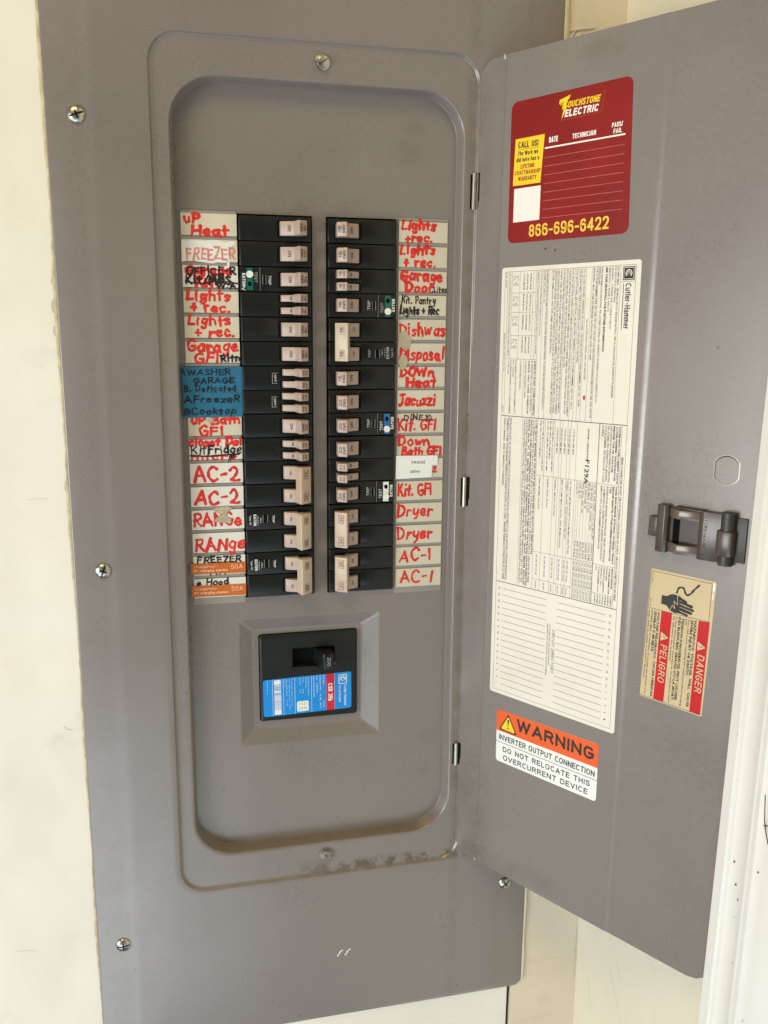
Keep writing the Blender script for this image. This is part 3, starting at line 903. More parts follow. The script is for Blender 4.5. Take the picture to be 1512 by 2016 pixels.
cs = MB()
vs, fs = [], []
zc = [-1.0 + i * .05 for i in range(32)]
for z in zc:
    ye = -0.222 + (-0.11 - z) * (0.0085 / 0.424)
    for s_, p_ in prof:
        y = ye - s_ * .001
        vs.append((casing_x(p_, y) + .0003 * math.sin(z * 9), y, z))
k = len(prof)
for i in range(len(zc) - 1):
    for j in range(k - 1):
        fs.append((i * k + j, i * k + j + 1, (i + 1) * k + j + 1, (i + 1) * k + j))
cs.add(vs, fs)
cas = thing("door_casing", "white painted moulded door casing on the wall right of the grey panel door", "door casing", (0.305, -0.24, -1.0))
obj("moulding", cs, M_CASING, cas, smooth=True, split=40)


def casing_pt(s_, z):
    ye = -0.222 + (-0.11 - z) * (0.0085 / 0.424)
    p_ = prof[-1][1]
    for (a, pa), (b, pb) in zip(prof, prof[1:]):
        if a <= s_ <= b and b > a:
            p_ = pa + (pb - pa) * (s_ - a) / (b - a)
    y = ye - s_ * .001
    return Vector((casing_x(p_, y) - .0004, y, z))


def speck(mb, s_, z, r, rz, seed):
    rnd_ = random.Random(seed)
    c = casing_pt(s_, z)
    vs = []
    for i in range(8):
        a = i * math.pi / 4
        k_ = rnd_.uniform(.7, 1.2)
        vs.append((c.x - .0001, c.y - r * k_ * math.cos(a), c.z + rz * k_ * math.sin(a)))
    mb.add(vs, [tuple(range(8))])


sp = MB()
for i, (s_, z, r, rz) in enumerate(((17, -.437, .0012, .0013), (21, -.452, .0018, .0009), (26, -.460, .0008, .0012), (24, -.475, .0008, .0006), (31, -.505, .0008, .0008), (43, -.428, .0011, .001), (48, -.30, .0013, .001), (45, -.315, .0008, .0008), (11.5, -.345, .0003, .0016), (45, -.54, .0008, .0008), (13, -.378, .0006, .0006))):
    speck(sp, s_, z, r * .7, rz * .7, i)
obj("dirt_speck", sp, M_INKBR, cas)
tw = MB()
for (a, za, b, zb) in ((42.5, -.372, 44.5, -.389), (44.5, -.389, 47.5, -.398), (44, -.393, 49, -.391), (45.5, -.393, 50, -.403)):
    p, q = casing_pt(a, za), casing_pt(b, zb)
    tw.add([p + Vector((-.0012, 0, .0004)), p + Vector((-.0012, 0, -.0004)), q + Vector((-.0012, 0, -.0003)), q + Vector((-.0012, 0, .0003))], [(0, 1, 2, 3)])
    tw.add([p + Vector((-.0006, .0003, 0)), p + Vector((-.0018, -.0003, 0)), q + Vector((-.0018, -.0003, 0)), q + Vector((-.0006, .0003, 0))], [(0, 1, 2, 3)])
t_ = obj("dead_bug", tw, M_INKBR)
t_["label"] = "tiny dark dried bug stuck on the white door casing near the right edge"
t_["category"] = "insect"

# ================================================================ the panel
panel = thing("electrical_panel", "tall taupe metal breaker panel with its door swung open to the right", "electrical panel", (0.06, 0.0, -0.712))


def loop_mesh(loops, close_last=False):
    mb = MB()
    n = len(loops[0][0])
    vs, fs = [], []
    for pts, y in loops:
        vs += [(a * .001, y * .001, b * .001) for a, b in pts]
    for k_ in range(len(loops) - 1):
        for i in range(n):
            j = (i + 1) % n
            # normals towards -y for a loop that is counter-clockwise seen from the front, shrinking inwards
            fs.append((k_ * n + i, k_ * n + j, (k_ + 1) * n + j, (k_ + 1) * n + i))
    if close_last:
        fs.append(tuple((len(loops) - 1) * n + i for i in range(n)))
    mb.add(vs, fs)
    return mb


Z0, Z1 = -713.5, 274.0


def cov(ins_x, ins_z, r, y):
    return (rrect(-134.2 + ins_x, 257.0 - ins_x, Z0 + ins_z, Z1 - ins_z, r, 8), y)


def frm(ins, r, y):
    return (rrect(-62.6 + ins, 187.2 - ins, -564.0 + ins, 122.8 - ins, r, 8), y)


def lip(ins, r, y):
    return (rrect(-49.4 + ins, 176.6 - ins, -533.6 + ins, 95.6 - ins, r, 8), y)


cover = loop_mesh([
    cov(0.2, 0.2, 9.5, 5.2), cov(0, 0, 10, 4.0), cov(0, 0, 10, 3.0), cov(0.35, 0.35, 9.8, 2.6), cov(1.0, 1.0, 9.4, 2.35),
    cov(22, 3.0, 7, 1.35), cov(28, 4.0, 6, 0.75), cov(30.5, 4.5, 6, 0.25), cov(33, 5.0, 5, 0.02), cov(36, 5.5, 5, 0.0),
    frm(-6, 27, 0.0), frm(-1.2, 22.5, 0.0), frm(-0.5, 22, 0.12), frm(0.0, 21.5, 0.5), frm(0.6, 21, 1.5), frm(1.2, 20.4, 2.1), frm(1.9, 19.8, 2.45), frm(2.8, 19, 2.5),
    lip(-2.5, 36, 2.5), lip(-1.1, 35, 2.55), lip(-0.3, 34.4, 2.85), lip(0.3, 34, 3.4), lip(0.7, 33.6, 4.4), lip(1.8, 32.6, 12.5), lip(2.0, 32.4, 14.2), lip(2.6, 32, 15.4)])
obj("cover", cover, M_PAINT, panel, smooth=True, split=70)

# dead front with cut-outs: cells of one flat sheet
XL0, XL1, XR0, XR1 = -0.9, 57.3, 68.2, 125.4
ZB = -305.8
dead = loop_mesh([lip(1.6, 32.8, 15.5), (rrect(-47.0, 173.8, -531.0, 93.0, 31.5, 8), 15.5)])
core = (-46.0, 172.8, -529.5, 91.5)
# ring between the rounded loop and a rectangle
inner = rrect(core[0] + 12, core[1] - 12, core[2] + 12, core[3] - 12, 0.01, 8)
dead = loop_mesh([(rrect(-47.6, 174.4, -531.8, 93.6, 32.2, 8), 15.5), (inner, 15.5)])
xs = [core[0] + 12, XL0, XL1, XR0, XR1, core[1] - 12]
xs2 = [core[0] + 12, -8.0, 114.4, core[1] - 12]


def cell(mb, x0, x1, z0, z1, y=15.5):
    mb.add([(x0 * .001, y * .001, z0 * .001), (x1 * .001, y * .001, z0 * .001), (x1 * .001, y * .001, z1 * .001), (x0 * .001, y * .001, z1 * .001)], [(0, 1, 2, 3)])


ztop, zbot = core[3] - 12, core[2] + 12
cell(dead, xs[0], xs[5], 1.2, ztop)
cell(dead, xs[0], xs[1], ZB, 1.2)
cell(dead, xs[2], xs[3], ZB, 1.2)
cell(dead, xs[4], xs[5], ZB, 1.2)
cell(dead, xs[0], xs[5], -324.8, ZB)
cell(dead, xs2[0], xs2[1], -440.0, -324.8)
cell(dead, xs2[2], xs2[3], -440.0, -324.8)
cell(dead, xs[0], xs[5], zbot, -440.0)
# turned-in edges of the breaker cut-outs
for x0, x1 in ((XL0, XL1), (XR0, XR1)):
    for (ax, az, bx, bz) in ((x0, ZB, x1, ZB), (x1, ZB, x1, 1.2), (x1, 1.2, x0, 1.2), (x0, 1.2, x0, ZB)):
        dead.add([(ax * .001, .0155, az * .001), (bx * .001, .0155, bz * .001), (bx * .001, .0200, bz * .001), (ax * .001, .0200, az * .001)], [(0, 1, 2, 3)])
obj("dead_front", dead, M_PAINT, panel)
# pressed pocket round the main breaker


def pk(a, b_, c, d, r, y):
    return (rrect(a, b_, c, d, r, 6), y)


pocket = loop_mesh([pk(-8.0, 114.4, -440.0, -324.8, .02, 15.5), pk(-7.6, 114.0, -439.6, -325.2, 3.0, 15.55), pk(-6.6, 113.0, -438.6, -326.2, 3.0, 16.0), pk(3.6, 100.8, -430.2, -336.2, 3.0, 22.6), pk(4.6, 99.8, -429.2, -337.2, 3.5, 23.0), pk(6.0, 98.4, -427.8, -338.6, 3.5, 23.1),
                    pk(9.4, 95.6, -421.4, -341.8, 2.2, 23.1), pk(9.5, 95.5, -421.3, -341.9, 2.2, 29)])
obj("main_breaker_pocket", pocket, M_PAINT, panel, smooth=True, split=40)
bk = MB()
box(bk, -0.05, 0.175, 0.034, 0.04, -0.53, 0.09)
obj("enclosure_interior", bk, M_DARK, panel)

# label holder strips either side of the breakers
for (a0, a1, tilt) in ((-43.6, -1.6, 0.6), (127.0, 168.7, 0.3)):
    st = MB()
    pl = ypl(0.0155)
    slab(st, pl, [(a0, -309.6), (a1 + tilt, -309.6), (a1, 2.6), (a0, 2.6)], 0.0, 0.5)
    for i in range(17):
        z = 1.6 - i * 19.13 - 1.0
        slab(st, pl, rect(a0 + .1, a1, z - 0.2, z + 1.6), 0.5, 0.95)
    obj("label_holder_strip", st, M_STRIP, panel)


# screws
def dome(mb, cx, cy, cz, r, hgt, seg=24, rings=6, flat=.0):
    vs = [(cx, cy - hgt, cz)]
    fs = []
    for j in range(1, rings + 1):
        a = math.pi / 2 * j / rings
        rr = r * math.sin(a)
        hh = hgt * math.cos(a)
        for i in range(seg):
            t = 2 * math.pi * i / seg
            vs.append((cx + rr * math.cos(t), cy - hh, cz + rr * math.sin(t)))
    for i in range(seg):
        fs.append((0, 1 + i, 1 + (i + 1) % seg))
    for j in range(1, rings):
        a, b = 1 + (j - 1) * seg, 1 + j * seg
        for i in range(seg):
            k_ = (i + 1) % seg
            fs.append((a + i, b + i, b + k_, a + k_))
    mb.add(vs, fs)


for i, (x, z, rot) in enumerate(((-112.9, 62.7, 20), (-112.3, -272.7, 70), (-113.3, -606.1, 5), (234.9, -597.9, 40), (234.9, -272, 10), (234.9, 62, 60))):
    mb = MB()
    yb = .00125
    dome(mb, x * .001, yb, z * .001, .0063, .0030)
    s_ = obj("screw", mb, M_ZINC, panel, smooth=True, split=180)
    # cross recess and slot cut as dark grooves with a bright bottom
    mb = MB()
    pl = Plane((x * .001, yb, z * .001), (math.cos(R(rot)), 0, math.sin(R(rot))), (-math.sin(R(rot)), 0, math.cos(R(rot))), (0, -1, 0))
    for (a, b_) in (((-5.2, 0), (5.2, 0)), ((0, -2.9), (0, 2.9))):
        n_ = 9
        dx, dz = b_[0] - a[0], b_[1] - a[1]
        L = math.hypot(dx, dz)
        ux, uz = dx / L, dz / L
        vs = []
        for q_ in range(n_):
            t = q_ / (n_ - 1)
            px, pz = a[0] + dx * t, a[1] + dz * t
            rr = math.hypot(px, pz) / 6.3
            hh = 3.0 * math.sqrt(max(0, 1 - rr * rr)) + .04
            vs.append(pl(px - uz * .6, pz + ux * .6, hh))
            vs.append(pl(px + uz * .6, pz - ux * .6, hh))
        mb.add(vs, [(2 * q_, 2 * q_ + 1, 2 * q_ + 3, 2 * q_ + 2) for q_ in range(n_ - 1)])
    obj("driver_slot", mb, M_SLOT, s_)
for i, (x, z, col) in enumerate(((63.9, 109.1, M_ZINC), (63.7, -544.6, M_ZINC))):
    mb = MB()
    pl = Plane((x * .001, .0025, z * .001), (1, 0, 0), (0, 0, 1), (0, -1, 0))
    hexa = [(4.9 * math.cos(R(60 * k_ + 12)), 4.9 * math.sin(R(60 * k_ + 12))) for k_ in range(6)]
    if i == 0:
        slab(mb, pl, [(5.7 * math.cos(R(15 * k_)), 5.7 * math.sin(R(15 * k_))) for k_ in range(24)], 0, .6)
        slab(mb, pl, [(p[0] * .93, p[1] * .93) for p in hexa], .55, 3.3)
    else:
        slab(mb, pl, [(5.8 * math.cos(R(15 * k_)), 5.8 * math.sin(R(15 * k_))) for k_ in range(24)], 0, .9)
        slab(mb, pl, [(4.6 * math.cos(R(15 * k_)), 4.6 * math.sin(R(15 * k_))) for k_ in range(24)], .85, 3.0)
    s_ = obj("frame_screw", mb, M_ZINC if i == 0 else M_DULL, panel, bevel=.00025, smooth=True)
    mb = MB()
    p0, p1 = ((-3.4, -2.2), (3.4, 2.4)) if i == 0 else ((-2.0, .6), (1.8, -.8))
    line(mb, pl, p0, p1, .8, (3.36 if i == 0 else 3.06))
    obj("driver_slot", mb, M_INKBR, s_)
# the two little white paint nicks low on the cover
mb = MB()
pl = ypl(0.0)
for x in (73.7, 80.9):
    P = catmull([(x, -648.2), (x + 1.4, -646.6), (x + 2.4, -644.4), (x + 4.4, -643.2)])
    stroke(mb, pl, P, 1.1, .05, random.Random(1))
obj("paint_nick", mb, M_WHITE, panel)

# ================================================================ the door
door_o = bpy.data.objects.new("door", None)
COL.objects.link(door_o)
door_o.parent = panel
door_o.location = Vector(DP(0, -218)) - Vector(panel.location)
door_o.empty_display_size = .01
T1, TE = 248.6, 0
ZT, ZBm = 118.3, -554.6
# the sheet: a grid in t with the strip near the hinge stepped back, corners rounded
ts = [0, .4, 2, 5, 8, 12, 16, 20, 24.5, 26.2, 27.0, 27.8, 29.5, 60, 100, 150, 158, 160.5, 161.8, 162.6, 163.8, 167, 200, 222, 230, 238, 244, T1]
RH, RF = 17.0, 19.0


def hgt(t):
    # pressed ridge line at the hinge strip and a shallow second fold
    if t <= 24.5:
        return 0
    if t <= 26.2:
        return .15 * (t - 24.5) / 1.7
    if t <= 27.8:
        return .15 + 1.25 * (t - 26.2) / 1.6
    if t <= 29.5:
        return 1.4 - .2 * (t - 27.8) / 1.7
    if t < 160.5:
        return 1.2
    if t <= 162.6:
        return 1.2 - .42 * (t - 160.5) / 2.1
    if t <= 163.8:
        return .78 - .05 * (t - 162.6)
    return .72


def zlim(t, sgn):
    z = ZT if sgn > 0 else ZBm
    if t < RH:
        z -= sgn * (RH - math.sqrt(max(0, RH * RH - (RH - t) ** 2)))
    if t > T1 - RF:
        z -= sgn * (RF - math.sqrt(max(0, RF * RF - (t - T1 + RF) ** 2)))
    return z


sheet = MB()
vs, fs = [], []
nz = 14
front, back = [], []
for t in ts:
    a, b = zlim(t, -1), zlim(t, 1)
    col = []
    for k_ in range(nz + 1):
        col.append((t, a + (b - a) * k_ / nz))
    front.append(col)
m_ = nz + 1
nT = len(ts)
for t, col in zip(ts, front):
    vs += [DP(p[0], p[1], hgt(t)) for p in col]
for t, col in zip(ts, front):
    vs += [DP(p[0], p[1], hgt(t) - 1.5) for p in col]
off = nT * m_
for i in range(nT - 1):
    for k_ in range(nz):
        a = i * m_ + k_
        fs.append((a, a + m_, a + m_ + 1, a + 1))
        fs.append((off + a + 1, off + a + m_ + 1, off + a + m_, off + a))
    for k_ in (0, nz):
        a = i * m_ + k_
        fs.append((a, off + a, off + a + m_, a + m_) if k_ == 0 else (a + m_, off + a + m_, off + a, a))
for k_ in range(nz):
    a = k_
    fs.append((a, a + 1, off + a + 1, off + a))
    a = (nT - 1) * m_ + k_
    fs.append((a + 1, a, off + a, off + a + 1))
sheet.add(vs, fs)
obj("door_sheet", sheet, M_PAINT, door_o, smooth=True, split=25)
mb = MB()
blob(mb, DP, 24.6, 117.2, 1.0, 2.1, .1, 4)
obj("bare_edge_nick", mb, M_BARE, door_o)
mb = MB()
blob(mb, DP, 25.9, -553.6, .8, 1.3, 1.6, 5)
obj("bare_edge_nick", mb, M_BARE, door_o)
mb = MB()
blob(mb, DP1, 71, -24.5, 1.1, .7, .06, 6)
blob(mb, DP1, 79.8, -26.2, .8, 1.0, .06, 8)
obj("red_residue", mb, M_STRED, door_o)

# hinge knuckles
for (z0, z1) in ((36.5, 9.0), (-207, -232.5), (-449.5, -470.8)):
    mb = MB()
    c = DP(-0.2, 0, 1.7)
    cx, cy = c.x, c.y
    n_ = 16
    r = .0019
    zx = DZ.x
    vs = []
    for z in (z1 * .001, z0 * .001):
        for i in range(n_):
            a = 2 * math.pi * i / n_
            vs.append((cx + zx * z + r * math.cos(a), cy + r * math.sin(a), z))
    fs = [(i, (i + 1) % n_, n_ + (i + 1) % n_, n_ + i) for i in range(n_)] + [tuple(range(n_))[::-1], tuple(range(n_, 2 * n_))]
    mb.add(vs, fs)
    kn = obj("hinge_knuckle", mb, M_HINGE, door_o, smooth=True, split=50)
    mb = MB()
    slab(mb, DP, [(1.2, z1 + 1), (3.1, z1 + 1), (3.1, z1 + 6), (3.9, z1 + 7), (3.9, z0 + .3), (1.2, z0 + .3)], -.2, .12)
    obj("hinge_slot", mb, M_SLOT, door_o)
    mb = MB()
    pl = ypl(.0025)
    x_ = 186.7 + 5.3 * .001 * (z0 + z1) / 2
    slab(mb, pl, rect(x_ - 4.6, x_ - 2.4, z1 + .5, z0 - .8), -.3, .12)
    obj("hinge_slot_frame", mb, M_SLOT, panel)

# knock-out disc near the latch
mb = MB()


def flatcirc(cx, cz, r, fw, n=40):
    pts = []
    for i in range(n):
        a = 2 * math.pi * i / n
        x = r * math.cos(a)
        x = max(-fw, min(fw, x))
        pts.append((cx + x, cz + r * math.sin(a) if abs(x) < fw else cz + (r * math.sin(a))))
    return pts


H2 = .72
o_ = flatcirc(225.4, -174, 10.3, 8.9)
i_ = flatcirc(225.4, -174, 9.7, 8.3)
n_ = len(o_)
vs = [DP(a, b, H2 + .05) for a, b in o_] + [DP(a, b, H2 + .22) for a, b in i_]
fs = [(i, (i + 1) % n_, n_ + (i + 1) % n_, n_ + i) for i in range(n_)]
mb.add(vs, fs)
i2 = flatcirc(225.7, -174.4, 9.1, 7.7)
vs = [DP(a, b, H2 + .22) for a, b in i_] + [DP(a, b, H2 + .03) for a, b in i2]
obj("knockout_rim", mb, M_BARE, door_o, smooth=True)
mb = MB()
mb.add(vs, fs)
mb.v = mb.v
obj("knockout_groove", mb, M_LATCHD, door_o)
mb = MB()
mb.add([DP(a, b, H2 + .06) for a, b in flatcirc(225.5, -174.2, 9.3, 7.9)], [tuple(range(40))])
obj("knockout_disc", mb, M_PAINT, door_o)

# ---- latch


def tbox(mb, t0, t1, z0, z1, h0, h1):
    slab(mb, DP, rect(t0, t1, z0, z1), h0, h1)


def prism_tz(mb, prof_, z0, z1):
    """prism along z with profile of (t, h)"""
    n = len(prof_)
    vs = [DP(t, z0, h) for t, h in prof_] + [DP(t, z1, h) for t, h in prof_]
    fs = [(i, (i + 1) % n, n + (i + 1) % n, n + i) for i in range(n)] + [tuple(range(n))[::-1], tuple(range(n, 2 * n))]
    mb.add(vs, fs)


def lat(name, mb, m, bev=.0003):
    o = obj(name, mb, m, door_o, smooth=True, bevel=bev, split=35)
    bm = bmesh.new()
    bm.from_mesh(o.data)
    bmesh.ops.recalc_face_normals(bm, faces=bm.faces)
    bm.to_mesh(o.data)
    bm.free()
    return o


mb = MB()
tbox(mb, 174.0, 182.5, -226.4, -212.2, 1.8, 4.6)
lat("latch_tab", mb, M_LATCH)
mb = MB()
prism_tz(mb, [(181.0, .7), (181.0, 6.4), (186.8, 7.4), (189.2, 6.2), (189.2, .7)], -236.4, -202.6)
lat("latch_slide_bar", mb, M_LATCH, .0005)
for (z0, z1) in ((-210.8, -204.2), (-235.4, -228.6)):
    mb = MB()
    prism_tz(mb, [(188.5, .8), (188.5, 3.2), (197.0, 8.4), (199.0, 8.4), (212.5, 4.8), (212.5, 1.2), (198, 5.2), (196.6, 5.0)], z0, z1)
    lat("latch_spring_arm", mb, M_LATCHA, .0006)
mb = MB()
tbox(mb, 193.0, 214, -204.1, -202.6, .65, 6.0)
lat("latch_side_rail", mb, M_LATCHD)
mb = MB()
tbox(mb, 193.0, 214, -236.0, -234.9, .65, 3.0)
lat("latch_side_rail", mb, M_LATCHD)
mb = MB()
tbox(mb, 190, 213, -234.9, -204.6, .65, .8)
lat("latch_floor", mb, M_LATCH, 0)
mb = MB()
tbox(mb, 191.0, 195.8, -229.5, -209.5, .8, 1.0)
tbox(mb, 210.6, 211.6, -229.5, -209.5, .8, 1.4)
lat("latch_shadow_slot", mb, M_SLOT, 0)
mb = MB()
prism_tz(mb, [(211.5, .65), (211.5, 5.0), (215, 6.0), (219, 5.2), (224, 4.2), (230, 4.4), (230, .65)], -236.6, -203.0)
lat("latch_body", mb, M_LATCH, .0003)


def cyl_tz(mb, t, h, r, z0, z1, n=24):
    prism_tz(mb, [(t + r * math.cos(2 * math.pi * i / n), h + r * math.sin(2 * math.pi * i / n)) for i in range(n)], z0, z1)


mb = MB()
cyl_tz(mb, 231.6, 3.6, 5.0, -213.4, -201.4)
cyl_tz(mb, 231.6, 3.6, 5.0, -237.2, -230.4)
lat("latch_hinge_barrel", mb, M_LATCHD, 0)
mb = MB()
prism_tz(mb, [(225.2, 5.2), (225.6, 7.6), (227.4, 8.8), (231.5, 9.2), (236.5, 8.2), (237.5, 5.0), (237.5, 2), (225.2, 2)], -230.6, -213.6)
lat("latch_thumb_piece", mb, M_LATCH, .0006)
mb = MB()
tbox(mb, 228.5, 243.5, -234.6, -204.4, .65, 2.2)
lat("latch_end_plate", mb, M_LATCHD)
mb = MB()
text(mb, DP, "111P2161-00", (215.6, -206.6), 1.8, q=(215.6, -228.6), hh=6.02, bold=.01)
text(mb, DP, "2", (215.9, -232.2), 1.6, q=(215.9, -233.6), hh=6.02)
obj("latch_part_number", mb, M_LATCHD, door_o)


# ================================================================ circuit breakers
YF = 0.0115
FACE = YF
BW = 56.4        # visible length of a breaker face
PITCH = 19.05
_mc = {}


def cached(key, fn):
    if key not in _mc:
        _mc[key] = fn()
    return _mc[key]


def U(side, u, h, z):
    """local point of a breaker: u outwards from the inner end, h above the face, z; millimetres"""
    x = -u if side == 'L' else u
    return (x * .001, -h * .001, z * .001)


def uprism(mb, side, prof_, z0, z1):
    n = len(prof_)
    vs = [U(side, u, h, z0) for u, h in prof_] + [U(side, u, h, z1) for u, h in prof_]
    fs = [(i, (i + 1) % n, n + (i + 1) % n, n + i) for i in range(n)] + [tuple(range(n))[::-1], tuple(range(n, 2 * n))]
    mb.add(vs, fs)


def fixn(me):
    bm = bmesh.new()
    bm.from_mesh(me)
    bmesh.ops.recalc_face_normals(bm, faces=bm.faces)
    bm.to_mesh(me)
    bm.free()
    return me


def body_mesh(side, poles, detail):
    mb = MB()
    for k_ in range(poles):
        zc_ = -k_ * PITCH
        z0, z1 = zc_ - PITCH / 2 + .42, zc_ + PITCH / 2 - .42
        # long face with a shallow raised band, rounded outer end
        uprism(mb, side, [(0.2, -18), (0.2, -.9), (1.0, -.05), (2.0, 0), (BW - 2.2, 0), (BW - .8, -.2), (BW, -1.2), (BW, -18)], z0, z1)
        if detail == 'plain':
            uprism(mb, side, [(27.5, -.3), (27.5, .45), (BW - 3, .45), (BW - 3, -.3)], z0 + 4.4, z1 - .9)
    return fixn(mesh_of("breaker_body", mb, M_BODY, smooth=True, bevel=.00022, split=30))


SP = [(6.6, -1), (5.4, 12.3), (5.8, 12.9), (12.0, 17.0), (12.7, 16.7), (15.0, 7.4), (23.2, 4.0), (24.4, 3.2), (25.0, 1.6), (25.0, -1)]
ON = [(14.0, -1), (13.6, 7.9), (15.2, 7.3), (23.2, 4.0), (24.4, 3.2), (25.0, 1.6), (25.0, -1)]
TIP = [(6.6, -1), (5.4, 12.3), (5.8, 12.9), (12.0, 17.0), (12.7, 16.7), (15.0, 7.4), (15.4, -1)]
TIEP = [(4.4, 4.5), (3.7, 9.8), (4.1, 10.4), (12.4, 16.6), (13.1, 16.3), (15.9, 8.6), (14.0, 5.0)]


def toggle_mesh(side, hw):
    mb = MB()
    uprism(mb, side, SP, -hw, hw)
    return fixn(mesh_of("toggle", mb, M_TOG, smooth=True, bevel=.0003, split=35))


def tandem_mesh(side):
    mb = MB()
    uprism(mb, side, TIP, -3.1, 3.1)
    uprism(mb, side, [(u, h - .15 if h > 0 else h) for u, h in ON], -2.5, 2.5)
    return fixn(mesh_of("toggle", mb, M_TOG, smooth=True, bevel=.00025, split=35))


def on_mesh(side):
    mb = MB()
    uprism(mb, side, ON, -5.3, 5.3)
    return fixn(mesh_of("toggle", mb, M_TOG, smooth=True, bevel=.0004, split=35))


def tie_mesh(side, m_=None):
    mb = MB()
    uprism(mb, side, TIEP, -14.9, 14.9)
    return fixn(mesh_of("tie_bar", mb, m_ or M_TIE, smooth=True, bevel=.0003, split=35))


def slot_mesh(side, u0, u1, hw):
    mb = MB()
    vs = [U(side, u0, .05, -hw), U(side, u1, .05, -hw), U(side, u1, .05, hw), U(side, u0, .05, hw)]
    mb.add(vs, [(0, 1, 2, 3) if side == 'R' else (3, 2, 1, 0)])
    return mesh_of("handle_slot", mb, M_SLOT)


def facet(side, p, q, zc_=0):
    """frame on a toggle facet running from profile point p to q; text reads down on the left bank, up on the right"""
    a, b = Vector(U(side, p[0], p[1], zc_)), Vector(U(side, q[0], q[1], zc_))
    mid = (a + b) / 2
    d = (b - a).normalized()
    if side == 'L':
        up = d if d.x > 0 else -d
        ex = Vector((0, 0, -1))
    else:
        up = d if d.x < 0 else -d
        ex = Vector((0, 0, 1))
    n = ex.cross(up)
    if n.y > 0:
        n = -n
    return Plane(mid, ex, up, n)


def ctext(mb, pl, s, x, y, h, w, bold=.01, hh=.06, res=2):
    ptext(mb, pl, s, (x - w / 2, y), h, (x + w / 2, y), .15 + bold * 2, hh=hh)


def face_pl(side, zc_=0):
    if side == 'L':
        return Plane((0, 0, zc_ * .001), (0, 0, -1), (1, 0, 0), (0, -1, 0))   # x = down, y = towards the centre
    return Plane((0, 0, zc_ * .001), (0, 0, 1), (-1, 0, 0), (0, -1, 0))


